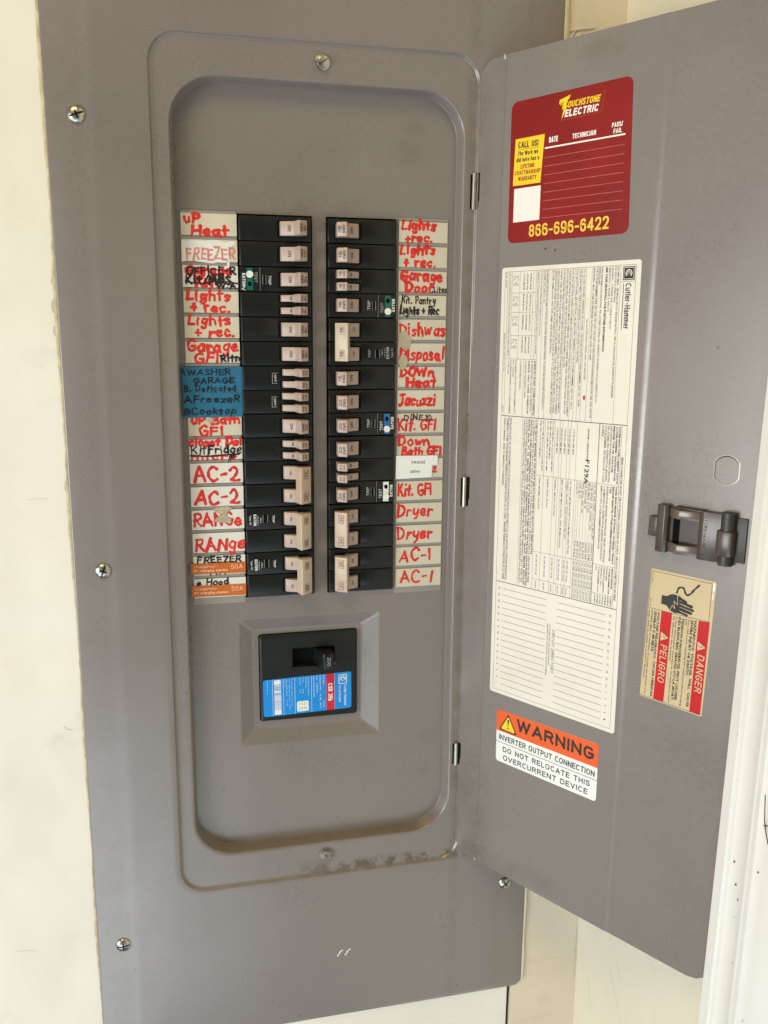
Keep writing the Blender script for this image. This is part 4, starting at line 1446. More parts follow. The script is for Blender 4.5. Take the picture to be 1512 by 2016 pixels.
def breaker(side, row, kind, amp, label, style=None):
    xin = .0566 if side == 'L' else .0690
    zc_ = -(row - .5) * PITCH * .001
    poles = 2 if kind == 'double' else 1
    cat = "circuit breaker"
    rj = random.Random(row * 3 + (side == 'L'))
    root = thing("circuit_breaker", label, cat, (xin + rj.uniform(-.0004, .0003), FACE + rj.uniform(-.0004, .0006), zc_ + rj.uniform(-.00012, .00012)), "circuit breakers in the left bank" if side == 'L' else "circuit breakers in the right bank")
    plain = 'plain' if (side == 'R' and kind != 'afci') or (kind == 'single' and row == 5) else 'flat'
    link("body", cached(('body', side, poles, plain), lambda: body_mesh(side, poles, plain)), root)
    ink = MB()
    ton = (13.6, 7.9), (23.2, 4.0)
    ttip = (5.8, 12.9), (12.0, 17.0)
    if kind in ('single', 'afci'):
        hw = 5.3 if kind == 'single' else 5.0
        link("handle_slot", cached(('slot', side, hw), lambda: slot_mesh(side, 5.6 if side == 'L' else 5.4, 27.2, hw + .9)), root)
        link("toggle", cached(('tog', side, hw), lambda: toggle_mesh(side, hw)), root)
        pl = facet(side, *ttip)
        ctext(ink, pl, str(amp), 0, .4, 2.7, 5.0, bold=.02, hh=.12)
        ctext(ink, pl, "SWD", 0, -2.7, 2.2, 6.2, bold=.03, hh=.12)
        pl = facet(side, *ton)
        ctext(ink, pl, "ON", 0, -1.1, 2.5, 4.6, bold=.03, hh=.12)
    elif kind == 'tandem':
        for dz in (4.75, -4.75):
            link("handle_slot", cached(('slot', side, 't'), lambda: slot_mesh(side, 6.5, 26.8, 3.3)), root, (0, 0, dz * .001))
            link("toggle", cached(('tan', side), lambda: tandem_mesh(side)), root, (0, 0, dz * .001))
            pl = facet(side, *ttip)
            pl.o = pl.o + Vector((0, 0, dz * .001))
            ctext(ink, pl, str(amp), 0, .5, 2.0, 4.0, bold=.02, hh=.12)
            ctext(ink, pl, "SWD", 0, -2.2, 1.4, 4.0, bold=.03, hh=.12)
            if style != 'off':
                pl = facet(side, *ton)
                pl.o = pl.o + Vector((0, 0, dz * .001))
                ctext(ink, pl, "ON", 0, .2, 1.6, 2.7, bold=.02, hh=.15)
        mb = MB()
        fp = face_pl(side)
        sg = -1
        for (a, b) in (((-4, -28), (-4, -32)), ((-4, -32), (4, -32)), ((4, -32), (4, -28)), ((0, -32), (0, -BW + 4))):
            line(mb, fp, a, b, .3, .05)
        link("moulded_line", mesh_of("moulded_line", mb, M_SLOT), root)
    else:
        for k_ in range(2):
            dz = -k_ * PITCH
            link("handle_slot", cached(('slot', side, 'd'), lambda: slot_mesh(side, 4.5, 27.0, 6.2)), root, (0, 0, dz * .001))
            link("toggle", cached(('on', side), lambda: on_mesh(side)), root, (0, 0, dz * .001))
            pl = facet(side, (15.5, 7.3), (23.2, 4.0))
            pl.o = pl.o + Vector((0, 0, dz * .001))
            ctext(ink, pl, "ON", 0, -1.2, 1.7, 3.6, bold=.02, hh=.12)
        tb = link("tie_bar", cached(('tie', side, style == 'flat'), lambda: tie_mesh(side, M_TIE2 if style == 'flat' else M_TIE)), root, (0, 0, -PITCH / 2 * .001))
        for dz in (9.3, -9.3):
            pl = facet(side, (4.1, 10.4), (12.4, 16.6))
            pl.o = pl.o + Vector((0, 0, dz * .001))
            m2 = MB()
            quad(m2, pl, rect(-3.6, 3.6, -2.5, 2.5), .05)
            obj_ = link("rating_window", mesh_of("rating_window", m2, M_WINDOW if style != 'flat' else M_INKBR), tb)
            m2 = MB()
            if style == 'flat':
                quad(m2, pl, rect(-3.2, 3.2, -2.1, 2.1), .08)
                link("rating_plate", mesh_of("rating_plate", m2, M_TIE2), tb)
            else:
                quad(m2, pl, rect(-3.3, 3.3, -2.0, 2.3), .08)
                link("rating_plate", mesh_of("rating_plate", m2, M_TOG), tb)
            m2 = MB()
            ctext(m2, pl, str(amp), 0, -1.5, 3.0, 4.6, bold=.02, hh=.14)
            link("rating_number", mesh_of("rating_number", m2, M_INKBR), tb)
    if ink.v:
        link("rating_print", mesh_of("rating_print", ink, M_INKBR), root)
    # printed and moulded details on the face; y is minus the distance from the inner end
    if kind == 'afci':
        fp = face_pl(side)
        c1, c2, c3 = style
        # clear cap over the outer end
        mb = MB()
        slab(mb, fp, rect(-8.9, 8.9, -BW + 1.2, -41.0), .0, .5)
        link("test_cap", mesh_of("test_cap", mb, M_BODY, smooth=True), root)
        mb = MB()
        quad(mb, fp, rect(-8.3, 8.3, -51.4, -46.6), .56)
        link("colour_band", mesh_of("colour_band", mb, c1), root)
        mb = MB()
        s_ = -1
        bx = -3.6 if side == 'L' else -4.2
        slab(mb, fp, [(bx + 2.7 * math.cos(R(20 * k_)), -49.0 + 2.7 * math.sin(R(20 * k_))) for k_ in range(18)], .5, 1.5)
        link("test_button", mesh_of("test_button", mb, M_BTN, smooth=True), root)
        mb = MB()
        blob(mb, fp, -bx, -49, 1.9, 1.6, .60, 3, rough=.1)
        link("band_mark", mesh_of("band_mark", mb, M_SLOT), root)
        mb = MB()
        ctext(mb, fp, "TEST", -1.5, -45.6 + .3, 2.2, 8.0, bold=.01, hh=.56)
        link("test_lettering", mesh_of("test_lettering", mb, c2), root)
        mb = MB()
        ctext(mb, fp, "TRIP", .6, -34.6, 2.2, 7.2, bold=.0, hh=.06)
        ctext(mb, fp, "EATON", .6, -54.8, 2.5, 10.0, bold=.05, hh=.56)
        if side == 'L':
            P = catmull([(5.5, -52.8), (7.0, -54.0), (7.4, -55.0), (8.2, -52.6)])
            stroke(mb, fp, P, .6, .6, random.Random(2))
        link("face_lettering", mesh_of("face_lettering", mb, M_PW), root)
        mb = MB()
        line(mb, fp, (-8.9, -40.6), (8.9, -40.6), .7, .05)
        quad(mb, fp, rect(-3.2, 3.4, -38.6, -36.0), .05)
        link("trip_window", mesh_of("trip_window", mb, M_SLOT), root)
        mb = MB()
        line(mb, fp, (-3.4, -38.9), (3.6, -38.9), .35, .08)
        line(mb, fp, (-3.4, -36.4), (3.6, -36.4), .25, .08)
        line(mb, fp, (-8.9, -41.0), (8.9, -41.0), .25, .53)
        link("cap_edge_glint", mesh_of("cap_edge_glint", mb, c3), root)
    if style == 'eaton':
        zc2 = -PITCH if side == 'R' else 0
        fp = face_pl(side, zc2)
        mb = MB()
        ctext(mb, fp, "TRIP", .4, -34.6, 2.0, 6.4, hh=.56)
        ctext(mb, fp, "10kA", 1.2, -44.6, 1.1, 4.6, hh=.56)
        ctext(mb, fp, "120/240V", 1.2, -46.8, .9, 7.6, hh=.56)
        ctext(mb, fp, "EATON", .8, -50.0, 2.4, 9.4, bold=.05, hh=.56)
        ctext(mb, fp, "Type CH", .8, -53.2, 1.5, 7.6, hh=.56)
        link("face_lettering", mesh_of("face_lettering", mb, M_PWD if side == 'R' else M_PW), root)
        mb = MB()
        quad(mb, fp, rect(-3.4, 3.4, -42.0, -38.6), .5)
        link("trip_window", mesh_of("trip_window", mb, M_SLOT), root)
        mb = MB()
        line(mb, fp, (-3.4, -38.4), (3.4, -38.4), .3, .54)
        line(mb, fp, (-3.4, -42.1), (3.4, -42.1), .3, .54)
        link("window_glint", mesh_of("window_glint", mb, M_PWD), root)
    if style == 'off':
        fp = face_pl(side)
        mb = MB()
        ctext(mb, fp, "OFF", 0, -31.6, 1.7, 5.6, bold=.01, hh=.1)
        for (a, b) in (((-4, -33), (-4, -29)), ((4, -33), (4, -29)), ((-4, -33), (4, -33))):
            line(mb, fp, a, b, .2, .1)
        link("face_lettering", mesh_of("face_lettering", mb, M_PW), root)
    return root


BL = [
    (1, 'single', 15, "black breaker with tan 15 toggle beside the red UP Heat label", None),
    (2, 'single', 20, "black breaker with tan 20 toggle beside the whited-out FREEZER label", None),
    (3, 'afci', 15, "black breaker with green band and white test button in the left bank", (M_TEAL, M_PWD, M_PWD)),
    (4, 'tandem', 15, "twin-toggle black breaker directly below the left green-banded one", None),
    (5, 'single', 15, "tan-toggled single breaker beside the lower left red Lights label", None),
    (6, 'single', 15, "tan-toggled single breaker beside the left Garage GFI label", None),
    (7, 'tandem', 20, "twin-toggle breaker printed OFF beside the blue tape reading WASHER", 'off'),
    (8, 'tandem', 20, "twin-toggle breaker printed OFF beside the blue tape reading Freezer and Cooktop", 'off'),
    (9, 'single', 20, "tan 20 single breaker beside the red UP Bath GFI label", None),
    (10, 'tandem', 20, "twin-toggle breaker beside the overwritten closet and Kit Fridge label", None),
    (11, 'double', 30, "double-pole 30 breaker with plain tan tie bar beside the AC-2 labels", 'flat'),
    (13, 'double', 50, "double-pole 50 breaker with cream tie bar beside the RANGE labels", 'eaton'),
    (15, 'double', 50, "double-pole 50 breaker with cream tie bar beside the orange tapes", 'eaton'),
]
BR_ = [
    (1, 'single', 15, "top black breaker of the right bank with tan 15 toggle", None),
    (2, 'single', 15, "second breaker from the top of the right bank, tan 15 toggle", None),
    (3, 'tandem', 15, "twin-toggle 15 breaker beside the red Garage Door label", None),
    (4, 'afci', 15, "breaker with green band and white button beside the black Kit. Pantry label", (M_TEAL, M_PWD, M_PWD)),
    (5, 'double', 15, "double-pole 15 breaker with cream tie bar beside the Dishwas and Disposal labels", 'eaton'),
    (7, 'single', 15, "tan 15 breaker beside the red Down Heat label", None),
    (8, 'single', 20, "tan 20 breaker beside the red Jacuzzi label", None),
    (9, 'afci', 20, "breaker with blue band and white TEST lettering in the right bank", (M_AZURE, M_PW, M_PWD)),
    (10, 'single', 20, "tan 20 breaker beside the red Down Bath GFI label", None),
    (11, 'tandem', 20, "twin-toggle 20 breaker beside the printed FRIDGE DEHU label", None),
    (12, 'afci', 20, "breaker with white band and white TEST lettering in the right bank", (M_BTN, M_PW, M_PWD)),
    (13, 'double', 30, "double-pole 30 breaker with tan tie bar beside the Dryer labels", 'flat'),
    (15, 'double', 20, "double-pole 20 breaker at the bottom of the right bank beside AC-1", 'flat'),
]
for r_ in BL:
    breaker('L', r_[0], r_[1], r_[2], r_[3], r_[4])
for r_ in BR_:
    breaker('R', r_[0], r_[1], r_[2], r_[3], r_[4])

# ---------------------------------------------------------------- main breaker
mainb = thing("main_breaker", "large black 200 amp main breaker with bright blue label below the two banks", "circuit breaker", (.0525, .0195, -.42))
mp = ypl(.0195)
mb = MB()
sl = (38.6, 64.5, -373.0, -356.0)
loops = [pk(10.3, 94.7, -420.4, -342.6, 2.0, 36), pk(10.0, 95.0, -420.7, -342.3, 2.0, 21.5), pk(10.3, 94.7, -420.4, -342.6, 2.0, 20.4), pk(11.6, 93.4, -419.1, -343.9, 1.6, 19.6), pk(12.2, 92.8, -418.5, -344.5, 1.4, 19.5)]
b_ = loop_mesh(loops)
n_ = len(loops[0][0])
# front face as cells round the handle opening
obj("body_edge", b_, M_BODY, mainb, smooth=True, split=40)
mb = MB()
fr = loop_mesh([pk(12.2, 92.8, -418.5, -344.5, 1.4, 19.5), (rrect(sl[0] - 1, 75.5, sl[2] - 1, sl[3] + 1, 1.2, 6), 19.5), (rrect(sl[0], 74.5, sl[2], sl[3], 1.0, 6), 20.3), (rrect(sl[0] + .4, 74.1, sl[2] + .4, sl[3] - .4, .8, 6), 27)])
obj("body", fr, M_BODY, mainb, smooth=True, split=25)
mb = MB()
slab(mb, mp, rect(37, 76, -375, -354), -7.2, -6.8)
obj("opening_floor", mb, M_SLOT, mainb)
mb = MB()
# handle leaning to the right: prism along z
hp = [(57.0, -6.5), (62.5, 13.0), (63.5, 14.2), (71.0, 14.6), (72.4, 13.6), (72.5, -6.5)]
vs = [mp(a, -371.5, h) for a, h in hp] + [mp(a, -357.3, h) for a, h in hp]
n_ = len(hp)
mb.add(vs, [(i, (i + 1) % n_, n_ + (i + 1) % n_, n_ + i) for i in range(n_)] + [tuple(range(n_))[::-1], tuple(range(n_, 2 * n_))])
o_ = obj("handle", mb, M_BODY, mainb, smooth=True, bevel=.0005, split=35)
fixn(o_.data)
mb = MB()
ptext(mb, mp, "200", (66.2, -360.4), 2.9, (66.2, -368.0), .14, hh=14.7)
obj("handle_number", mb, M_PWD, mainb)
# label, rotated a quarter turn: x = down, y = towards the right
lab = Plane((.0122, .0195, -.3825), (0.009, 0, -1), (1, 0, .027), (0, -1, 0))
LW, LH = 34.0, 77.6
mb = MB()
quad(mb, lab, rrect(0, LW, 0, LH, 2.2), .12)
obj("label_sheet", mb, M_MBLUE, mainb)
mb = MB()
quad(mb, lab, rect(0, LW, 55.2, 62.4), .16)
obj("label_red_band", mb, M_MRED, mainb)
mb = MB()
for y in (42.2, 27.6, 17.6, 8.2):
    line(mb, lab, (.3, y), (LW - .3, y), .25, .17)
line(mb, lab, (.4, 62.6), (LW - .4, 62.6), .15, .17)
for y, s_, a0, a1, h_ in ((71.0, "Cutler-Hammer", 12.0, 31.5, 2.4), (66.4, "Circuit Breaker", 12.0, 28.0, 1.9)):
    ptext(mb, lab, s_, (a0, y), h_, (a1, y), .13, hh=.17)
ptext(mb, lab, "CSR 25k", (9.0, 56.9), 3.9, (25.5, 56.9), .18, hh=.2)
for y, s_, a0, a1, h_ in ((52.4, "200 Amp", .8, 9, 1.3), (52.4, "2 Pole", 24.5, 31, 1.3), (49.4, "120/240 VAC   60 Hz   40 C", .8, 31.5, 1.2), (46.6, "Cat.   CSR2200", .8, 17, 1.2), (43.8, "Style 7802C51G05", .8, 20.5, 1.2),
                        (39.2, "Interrupting Capacity", 1, 18, .8), (37, "RMS Symm. Amps", 1, 12, .8), (34.4, "Volts", 1, 5.5, .8), (34.4, "kA", 12, 16, .8), (31.8, "120/240", 1, 8, .8), (31.8, "25k", 12, 15, .8),
                        (24.6, "Terminals  Wire  Torque", 1, 27, .8), (22.4, "Cu  #4-250 kcmil   250", 1, 29, .8), (20.2, "Al  #4-250   in-lb", 1, 26, .8), (19, "60/75 C", 1, 8, .6), (14.8, "LINE", 1, 4, .8), (3.6, "HACR Type  SWD  Made in USA", 1, 13, .7)):
    text(mb, lab, s_, (a0, y), h_, q=(a1, y), hh=.17, res=1)
# logo box
for a, b in (((2.2, 66.6), (10.4, 66.6)), ((10.4, 66.6), (10.4, 73.4)), ((10.4, 73.4), (2.2, 73.4)), ((2.2, 73.4), (2.2, 66.6))):
    line(mb, lab, a, b, .6, .17)


def c_logo(mb, pl, cx, cy, r, w_, hh):
    for k_, rr in ((0, r), (1, r * .52)):
        pts = [(cx + rr * math.cos(R(a)), cy + rr * math.sin(R(a))) for a in range(50, 311, 20)]
        for p, q in zip(pts, pts[1:]):
            line(mb, pl, p, q, w_, hh + .01 * k_)
    quad(mb, pl, [(cx + r * .75 + w_ * .8 * math.cos(R(a)), cy + w_ * .8 * math.sin(R(a))) for a in range(0, 360, 45)], hh + .03)


c_logo(mb, lab, 6.0, 70.0, 2.4, .7, .17)
# blank white code box and bar code
quad(mb, lab, rrect(22.8, 32.3, 29.2, 39.4, 1.2), .17)
bars = MB()
x = 1.0
rnd = random.Random(5)
quad(mb, lab, rect(1.0, 5.0, 9.6, 15.6), .17)
quad(mb, lab, rect(28.6, 33.0, 9.6, 15.6), .17)
x = 5.6
while x < 28:
    w_ = rnd.choice((.25, .4, .6, .9))
    quad(mb, lab, rect(x, x + w_, 9.6, 15.6), .17)
    x += w_ + rnd.choice((.25, .4, .6))
obj("label_print", mb, M_WHITE, mainb)
mb = MB()
for i in range(5):
    for (a0, a1) in ((24.0, 26.6), (28.0, 31.0)):
        line(mb, lab, (a0, 31 + i * 1.6), (a1, 31 + i * 1.6), .3, .2)
obj("label_fine_print", mb, M_INKG, mainb)

# ================================================================ handwritten circuit labels
PY = 0.0155 - 0.0011


def rowz(i):
    return 0.3 - (i - 1) * 19.18


RED, BLACK = 'r', 'b'
K = 13.1
# (string, x0, x1, baseline from the paper's top, cap height, pen width, colour, pen height), in millimetres from the paper's left edge
left = {
    1: ("red handwritten UP Heat", [("uP", 1.4, 14.6, 7.2, 6.6, 2.0, RED), ("Heat", 7, 36.5, 16.0, 7.6, 2.2, RED)]),
    2: ("faded red FREEZER over white correction fluid", [("FREEZER", 3.0, 40.5, 14.5, 8.6, 1.25, 'f')]),
    3: ("black OFFICE-R and Kit over older red writing", [("Garage", 1, 38, 6.5, 6.5, 2.2, RED), ("Kit.", 9, 28, 15.5, 7, 2.2, RED), ("OFFICE-R", 3.0, 40.8, 6.6, 5.6, 1.15, BLACK), ("Kit/MBS", 1.8, 37, 13.6, 6.4, 1.35, BLACK), ("W.A", 25.5, 40.5, 16.8, 4.6, 1.0, BLACK)]),
    4: ("upper red Lights + rec., crisp strokes", [("Lights", 1.6, 36.0, 6.8, 7.0, 2.0, RED), ("+ rec.", 4.5, 36, 15.6, 7.4, 2.0, RED)]),
    5: ("lower red Lights + rec.", [("Lights", 2.2, 35.5, 6.4, 6.8, 1.9, RED), ("+ rec.", 7.5, 39, 15.4, 7.4, 1.9, RED)]),
    6: ("red Garage GFI with small black letters after it", [("Garage", 0.4, 41, 7.2, 8.0, 2.0, RED), ("GFI", 6.2, 26, 16, 7.2, 2.0, RED), ("Rltn", 26.8, 42.0, 15.2, 5.4, 1.2, BLACK)]),
    9: ("red UP Bath GFI", [("uP Bath", 1.5, 41.5, 6.6, 6.6, 2.0, RED), ("GFI", 7.6, 28, 15.8, 7.2, 2.0, RED)]),
    10: ("red closet overwritten with black KitFridge", [("closet Dol", -.8, 42, 5.0, 6.2, 1.9, RED), ("KitFridge", 1.4, 41.5, 11.6, 7.0, 1.2, BLACK), ("micro", 1, 38, 16.2, 5.0, 1.5, RED)]),
    11: ("upper red AC-2", [("AC-2", 2.2, 39, 14.6, 11.5, 2.1, RED)]),
    12: ("lower red AC-2", [("AC-2", 2.4, 39, 14.4, 11.5, 2.1, RED)]),
    13: ("red RANGE in capitals with a lower-case e", [("RANGe", .8, 40.5, 12.8, 9.8, 2.0, RED)]),
    14: ("red RANGe stained by old tape", [("RANge", 1.6, 42.6, 14.2, 9.4, 2.0, RED)]),
    15: ("black FREEZER Kit half hidden by the upper orange tape", [("FREEZER", 3, 39, 6.0, 5.4, 1.2, BLACK), ("Kit", 13, 28, 16.0, 6.0, 1.2, BLACK)]),
    16: ("black * Hood half hidden by the lower orange tape", [("* Hood", 1.6, 28, 5.6, 5.0, 1.2, BLACK)]),
}
right = {
    1: ("topmost red Lights +rec.", [("Lights", 1.2, 31, 6.0, 7.0, 2.0, RED), ("+rec.", 4, 28.5, 15.6, 7.0, 2.0, RED)]),
    2: ("second red Lights + rec.", [("Lights", 0.0, 31, 5.6, 7.0, 2.0, RED), ("+ rec.", 3.4, 31.5, 15.6, 7.2, 2.0, RED)]),
    3: ("red Garage Door with small black Lites", [("Garage", .8, 37.5, 7.4, 8.0, 2.0, RED), ("Door", 5, 30, 16.6, 7.6, 2.0, RED), (",Lites", 27.8, 41.0, 16.4, 4.4, .8, BLACK)]),
    4: ("black Kit. Pantry Lights + Rec", [("Kit. Pantry", 2.4, 31.5, 6.6, 5.8, .95, BLACK), ("Lights + Rec", .6, 35, 14.8, 6.4, 1.2, BLACK)]),
    5: ("red Dishwas with a tape remnant over the D", [("Dishwas", .8, 40.5, 12.6, 9.8, 1.7, RED)]),
    6: ("red Disposal with a tape remnant over the D", [("Disposal", .6, 40.0, 13.4, 9.6, 1.9, RED)]),
    7: ("red Down Heat", [("DOWn", 1.2, 31.5, 7.4, 6.8, 2.0, RED), ("Heat", 6.5, 34, 16.2, 7.6, 2.0, RED)]),
    8: ("red Jacuzzi", [("Jacuzzi", .0, 33, 12.6, 8.6, 1.9, RED)]),
    9: ("red Kit. GFI with black DINE added above", [("Kit. GFI", 0.6, 34, 14.2, 9.2, 1.8, RED), ("DINE", 5.4, 22.5, 5.4, 4.4, .8, BLACK), ("XO", 24, 30, 6.2, 5.2, .7, BLACK)]),
    10: ("red Down Bath GFI", [("Down", .8, 29, 7.6, 7.2, 2.0, RED), ("Bath GFI", 3.5, 39.5, 16.2, 6.8, 1.9, RED)]),
    11: ("mostly covered paper with one red stroke", [("2", 31, 35, 11.6, 5.6, 1.5, RED)]),
    12: ("red Kit. GFI alone", [("Kit. GFI", .8, 31.8, 12.2, 9.6, 1.9, RED)]),
    13: ("upper red Dryer", [("Dryer", .2, 32.5, 11.4, 9.4, 1.8, RED)]),
    14: ("lower red Dryer", [("Dryer", .8, 32.5, 11.8, 9.2, 1.8, RED)]),
    15: ("upper red AC-1", [("AC-1", 2.4, 32.2, 12.4, 10.4, 1.7, RED)]),
    16: ("lower red AC-1", [("AC-1", 3.4, 33.6, 12.8, 10.4, 1.7, RED)]),
}
MATK = {RED: M_RED, BLACK: M_BLK, 'f': M_REDF}
for side_, table, xo, Wd in (('L', left, -43.2, 41.9), ('R', right, 127.4, 40.5)):
    for i in range(1, 17):
        if i not in table:
            nm, rows = None, []
        else:
            nm, rows = table[i]
        zt = rowz(i) - (0.6 if side_ == 'R' else 0)
        hh = 16.2 if i > 1 or side_ == 'L' else 16.0
        if nm is None:
            continue
        where = "left" if side_ == 'L' else "right"
        root = thing("circuit_label", "paper label, %s, on the %s strip" % (nm, where), "label", ((xo) * .001, PY, (zt - hh) * .001), "handwritten circuit labels on the %s strip" % where)
        pl = ypl(PY)
        mb = MB()
        x_ = xo + (i - 1) * (.04 if side_ == 'L' else .03)
        if i in (3, 10, 15, 16) or i > 10:  # lower rows get the paper with the cool light painted in
            pm = M_PAPER2
        else:
            pm = M_PAPER
        if side_ == 'R':
            pm = M_PAPER
        slab(mb, pl, rect(x_, x_ + Wd, zt - hh, zt), 0, .14)
        obj("paper", mb, pm, root)
        for key in ('f', RED, BLACK):
            mb = MB()
            if side_ == 'L' and i == 2 and key == 'f':
                m2 = MB()
                rnd2 = random.Random(2)
                top = [(x_ + 41 - 41 * k_ / 12, zt - .9 + rnd2.uniform(-.8, 1.2) - (1.2 if k_ < 2 else 0)) for k_ in range(13)]
                bot = [(x_ - .3 + 36 * k_ / 12, zt - 16.6 + rnd2.uniform(-.9, 1.0)) for k_ in range(13)]
                bot += [(x_ + 33.5, zt - 16), (x_ + 34, zt - 20.5), (x_ + 35.6, zt - 21), (x_ + 36, zt - 15.5), (x_ + 34.8, zt - 10), (x_ + 36.5, zt - 6)]
                quad(m2, pl, (bot + top), .18)
                obj("correction_fluid", m2, M_WHITEOUT, root)
            for (s_, x0, x1, base, ch, pw, kk) in rows:
                if kk != key:
                    continue
                write(mb, pl, s_, x_ + x0, x_ + x1, zt - base, ch, pw, .22 if key != BLACK else .42, seed=i + (50 if side_ == 'R' else 0))
            if side_ == 'L' and i == 3 and key == BLACK:
                stroke(mb, pl, catmull([(x_ + 2, zt - 12.2), (x_ + 14, zt - 13.4), (x_ + 28, zt - 11.4), (x_ + 44.5, zt - 13.6)]), 1.0, .5, random.Random(4))
                for q_ in range(4):
                    stroke(mb, pl, [(x_ + 22 + q_ * 2, zt - 8 - (q_ % 3)), (x_ + 24 + q_ * 2, zt - 12 - (q_ % 2)), (x_ + 25 + q_ * 2, zt - 9)], .8, .5, random.Random(q_))
            if side_ == 'L' and i == 10 and key == BLACK:
                stroke(mb, pl, catmull([(x_ + 1, zt - 12.6), (x_ + 14, zt - 13.4), (x_ + 28, zt - 12.6), (x_ + 39, zt - 12.2)]), 1.2, .5, random.Random(4))
                for dx in (30.5, 32.0):
                    stroke(mb, pl, [(x_ + dx + 1.6, zt - 12), (x_ + dx + .4, zt - 16), (x_ + dx, zt - 19)], .45, .5, random.Random(4))
            if mb.v:
                o_ = obj("handwriting", mb, MATK[key], root)
                if key == BLACK and side_ == 'L' and i in (3, 6, 10):
                    o_["label"] = "black marker writing"
        if side_ == 'L' and i == 9:
            mb = MB()
            blob(mb, pl, x_ + 17.5, zt - 4, 2.8, 2.0, .40, 9)
            obj("paper_tear", mb, M_GLUE, root)

# remnants of old adhesive tape
for (cx, cz, rx, rz, seed, lab_) in ((-19.0, -231.5, 7.0, 6.5, 21, "yellowed torn tape remnant across the two RANGE labels"), (133.0, -93.5, 5.0, 8.0, 22, "yellowed tape remnant over the D of Dishwas"), (131.8, -111.0, 3.6, 6.8, 23, "yellowed tape remnant over the D of Disposal")):
    mb = MB()
    pl = ypl(PY)
    rnd = random.Random(seed)
    if seed == 21:
        pts = [(cx - 8, cz + 2), (cx - 4, cz + 4), (cx + 5, cz + 4.6), (cx + 9, cz + 3), (cx + 5, cz - .5), (cx + 4, cz - 4), (cx + 8, cz - 6.5), (cx + 6, cz - 9.6), (cx - 1, cz - 9), (cx - 7, cz - 8), (cx - 4, cz - 5), (cx + .2, cz - 2)]
        pts = pts[::-1]
    else:
        pts = [(cx + rx * (1 + rnd.uniform(-.3, .25)) * math.cos(R(a)), cz + rz * (1 + rnd.uniform(-.2, .2)) * math.sin(R(a))) for a in range(0, 360, 24)]
    slab(mb, pl, pts, .62, .70)
    o_ = obj("tape_remnant", mb, M_GLUE)
    o_["label"] = lab_
    o_["category"] = "tape"
    o_["group"] = "old tape remnants on the circuit labels"

# blue painter's tape, two strips
pl = ypl(PY)
for (pts, rows, lab_) in (
    ([(-46.6, -135.2), (0.6, -135.0), (1.0, -115.0), (-47.3, -114.9)],
     [("AWASHER", -48.8, -8.5, -121.2, 4.6, 1.0), ("GARAGE", -38.2, -5.6, -127.7, 4.0, 1.0), ("B. Deticated", -45.5, -4.4, -134.0, 4.4, 1.0)], "upper strip of blue painter's tape reading WASHER GARAGE"),
    ([(-46.2, -154.6), (0.2, -154.4), (0.5, -135.2), (-46.2, -135.4)],
     [("AFreezeR", -45.6, -1.4, -142.8, 5.0, 1.1), ("BCooktop", -46.0, -4.6, -152.0, 5.0, 1.1)], "lower strip of blue painter's tape reading Freezer and Cooktop")):
    root = thing("blue_tape", lab_, "tape", (-.023, PY, pts[0][1] * .001), "strips of blue painter's tape")
    mb = MB()
    slab(mb, pl, pts, .1, .75)
    obj("tape_strip", mb, M_BLUETAPE, root)
    mb = MB()
    for (s_, x0, x1, y, ch, pw) in rows:
        write(mb, pl, s_, x0, x1, y, ch, pw, .82, seed=int(-y))
    obj("handwriting", mb, M_NAVY, root)

# orange printed tapes
for (z1, z0, which) in ((-274.1, -283.4, "upper"), (-293.0, -302.6, "lower")):
    root = thing("orange_tape", "%s orange charging station tape printed 50A on the left strip" % which, "label", (-.0226, PY, z0 * .001), "orange charging station tapes")
    mb = MB()
    pts = [(-45.0, z0 + .4), (-0.6, z0 - .2), (-0.4, z1 - .4), (-45.0, z1)]
    slab(mb, pl, pts, .5, .75)
    obj("tape_strip", mb, M_ORTAPE, root)
    mb = MB()
    ptext(mb, pl, "ChargePoint", (-42.6, z1 - 3.7), 1.9, (-24.8, z1 - 3.9), .13, hh=.8)
    text(mb, pl, "+", (-24.4, z1 - 2.6), .7, q=(-23.6, z1 - 2.6), hh=.8)
    ptext(mb, pl, "EV charging station", (-42.8, z1 - 7.1), 2.0, (-15.4, z1 - 7.3), .17, hh=.8)
    ptext(mb, pl, "50A", (-12.4, z1 - 5.7), 3.8, (-3.0, z1 - 5.7), .10, gap=.2, hh=.8)
    obj("lettering", mb, M_ORLIGHT, root)

# printed white FRIDGE / DEHU label
root = thing("printed_label", "small white label printed FRIDGE DEHU on the right strip", "label", (.145, PY, -.209))
mb = MB()
slab(mb, pl, [(126.7, -209.0), (158.4, -208.2), (158.4, -197.8), (163.3, -197.8), (163.5, -189.6), (126.9, -189.2)], .3, .85)
obj("sheet", mb, M_WHITE, root)
mb = MB()
ptext(mb, pl, "FRIDGE", (140.4, -196.4), 2.3, (152.4, -196.2), .17, gap=.3, hh=.92)
ptext(mb, pl, "DEHU", (139.6, -204.2), 2.3, (147.8, -204.0), .17, gap=.3, hh=.92)
obj("lettering", mb, M_INKB, root)


# ================================================================ stickers on the door
class P1:
    """door plane raised to the centre field"""

    def __init__(s, up):
        s.up = up

    def __call__(s, a, b, h=0.0):
        return DP(a, b, h + s.up)


D1 = P1(1.2)
D2 = P1(.72)
up0 = .05

# ---- dark red service record sticker
root = thing("service_sticker", "dark red service record sticker with yellow phone number at the top of the door", "sticker", tuple(DP(86, -19)))


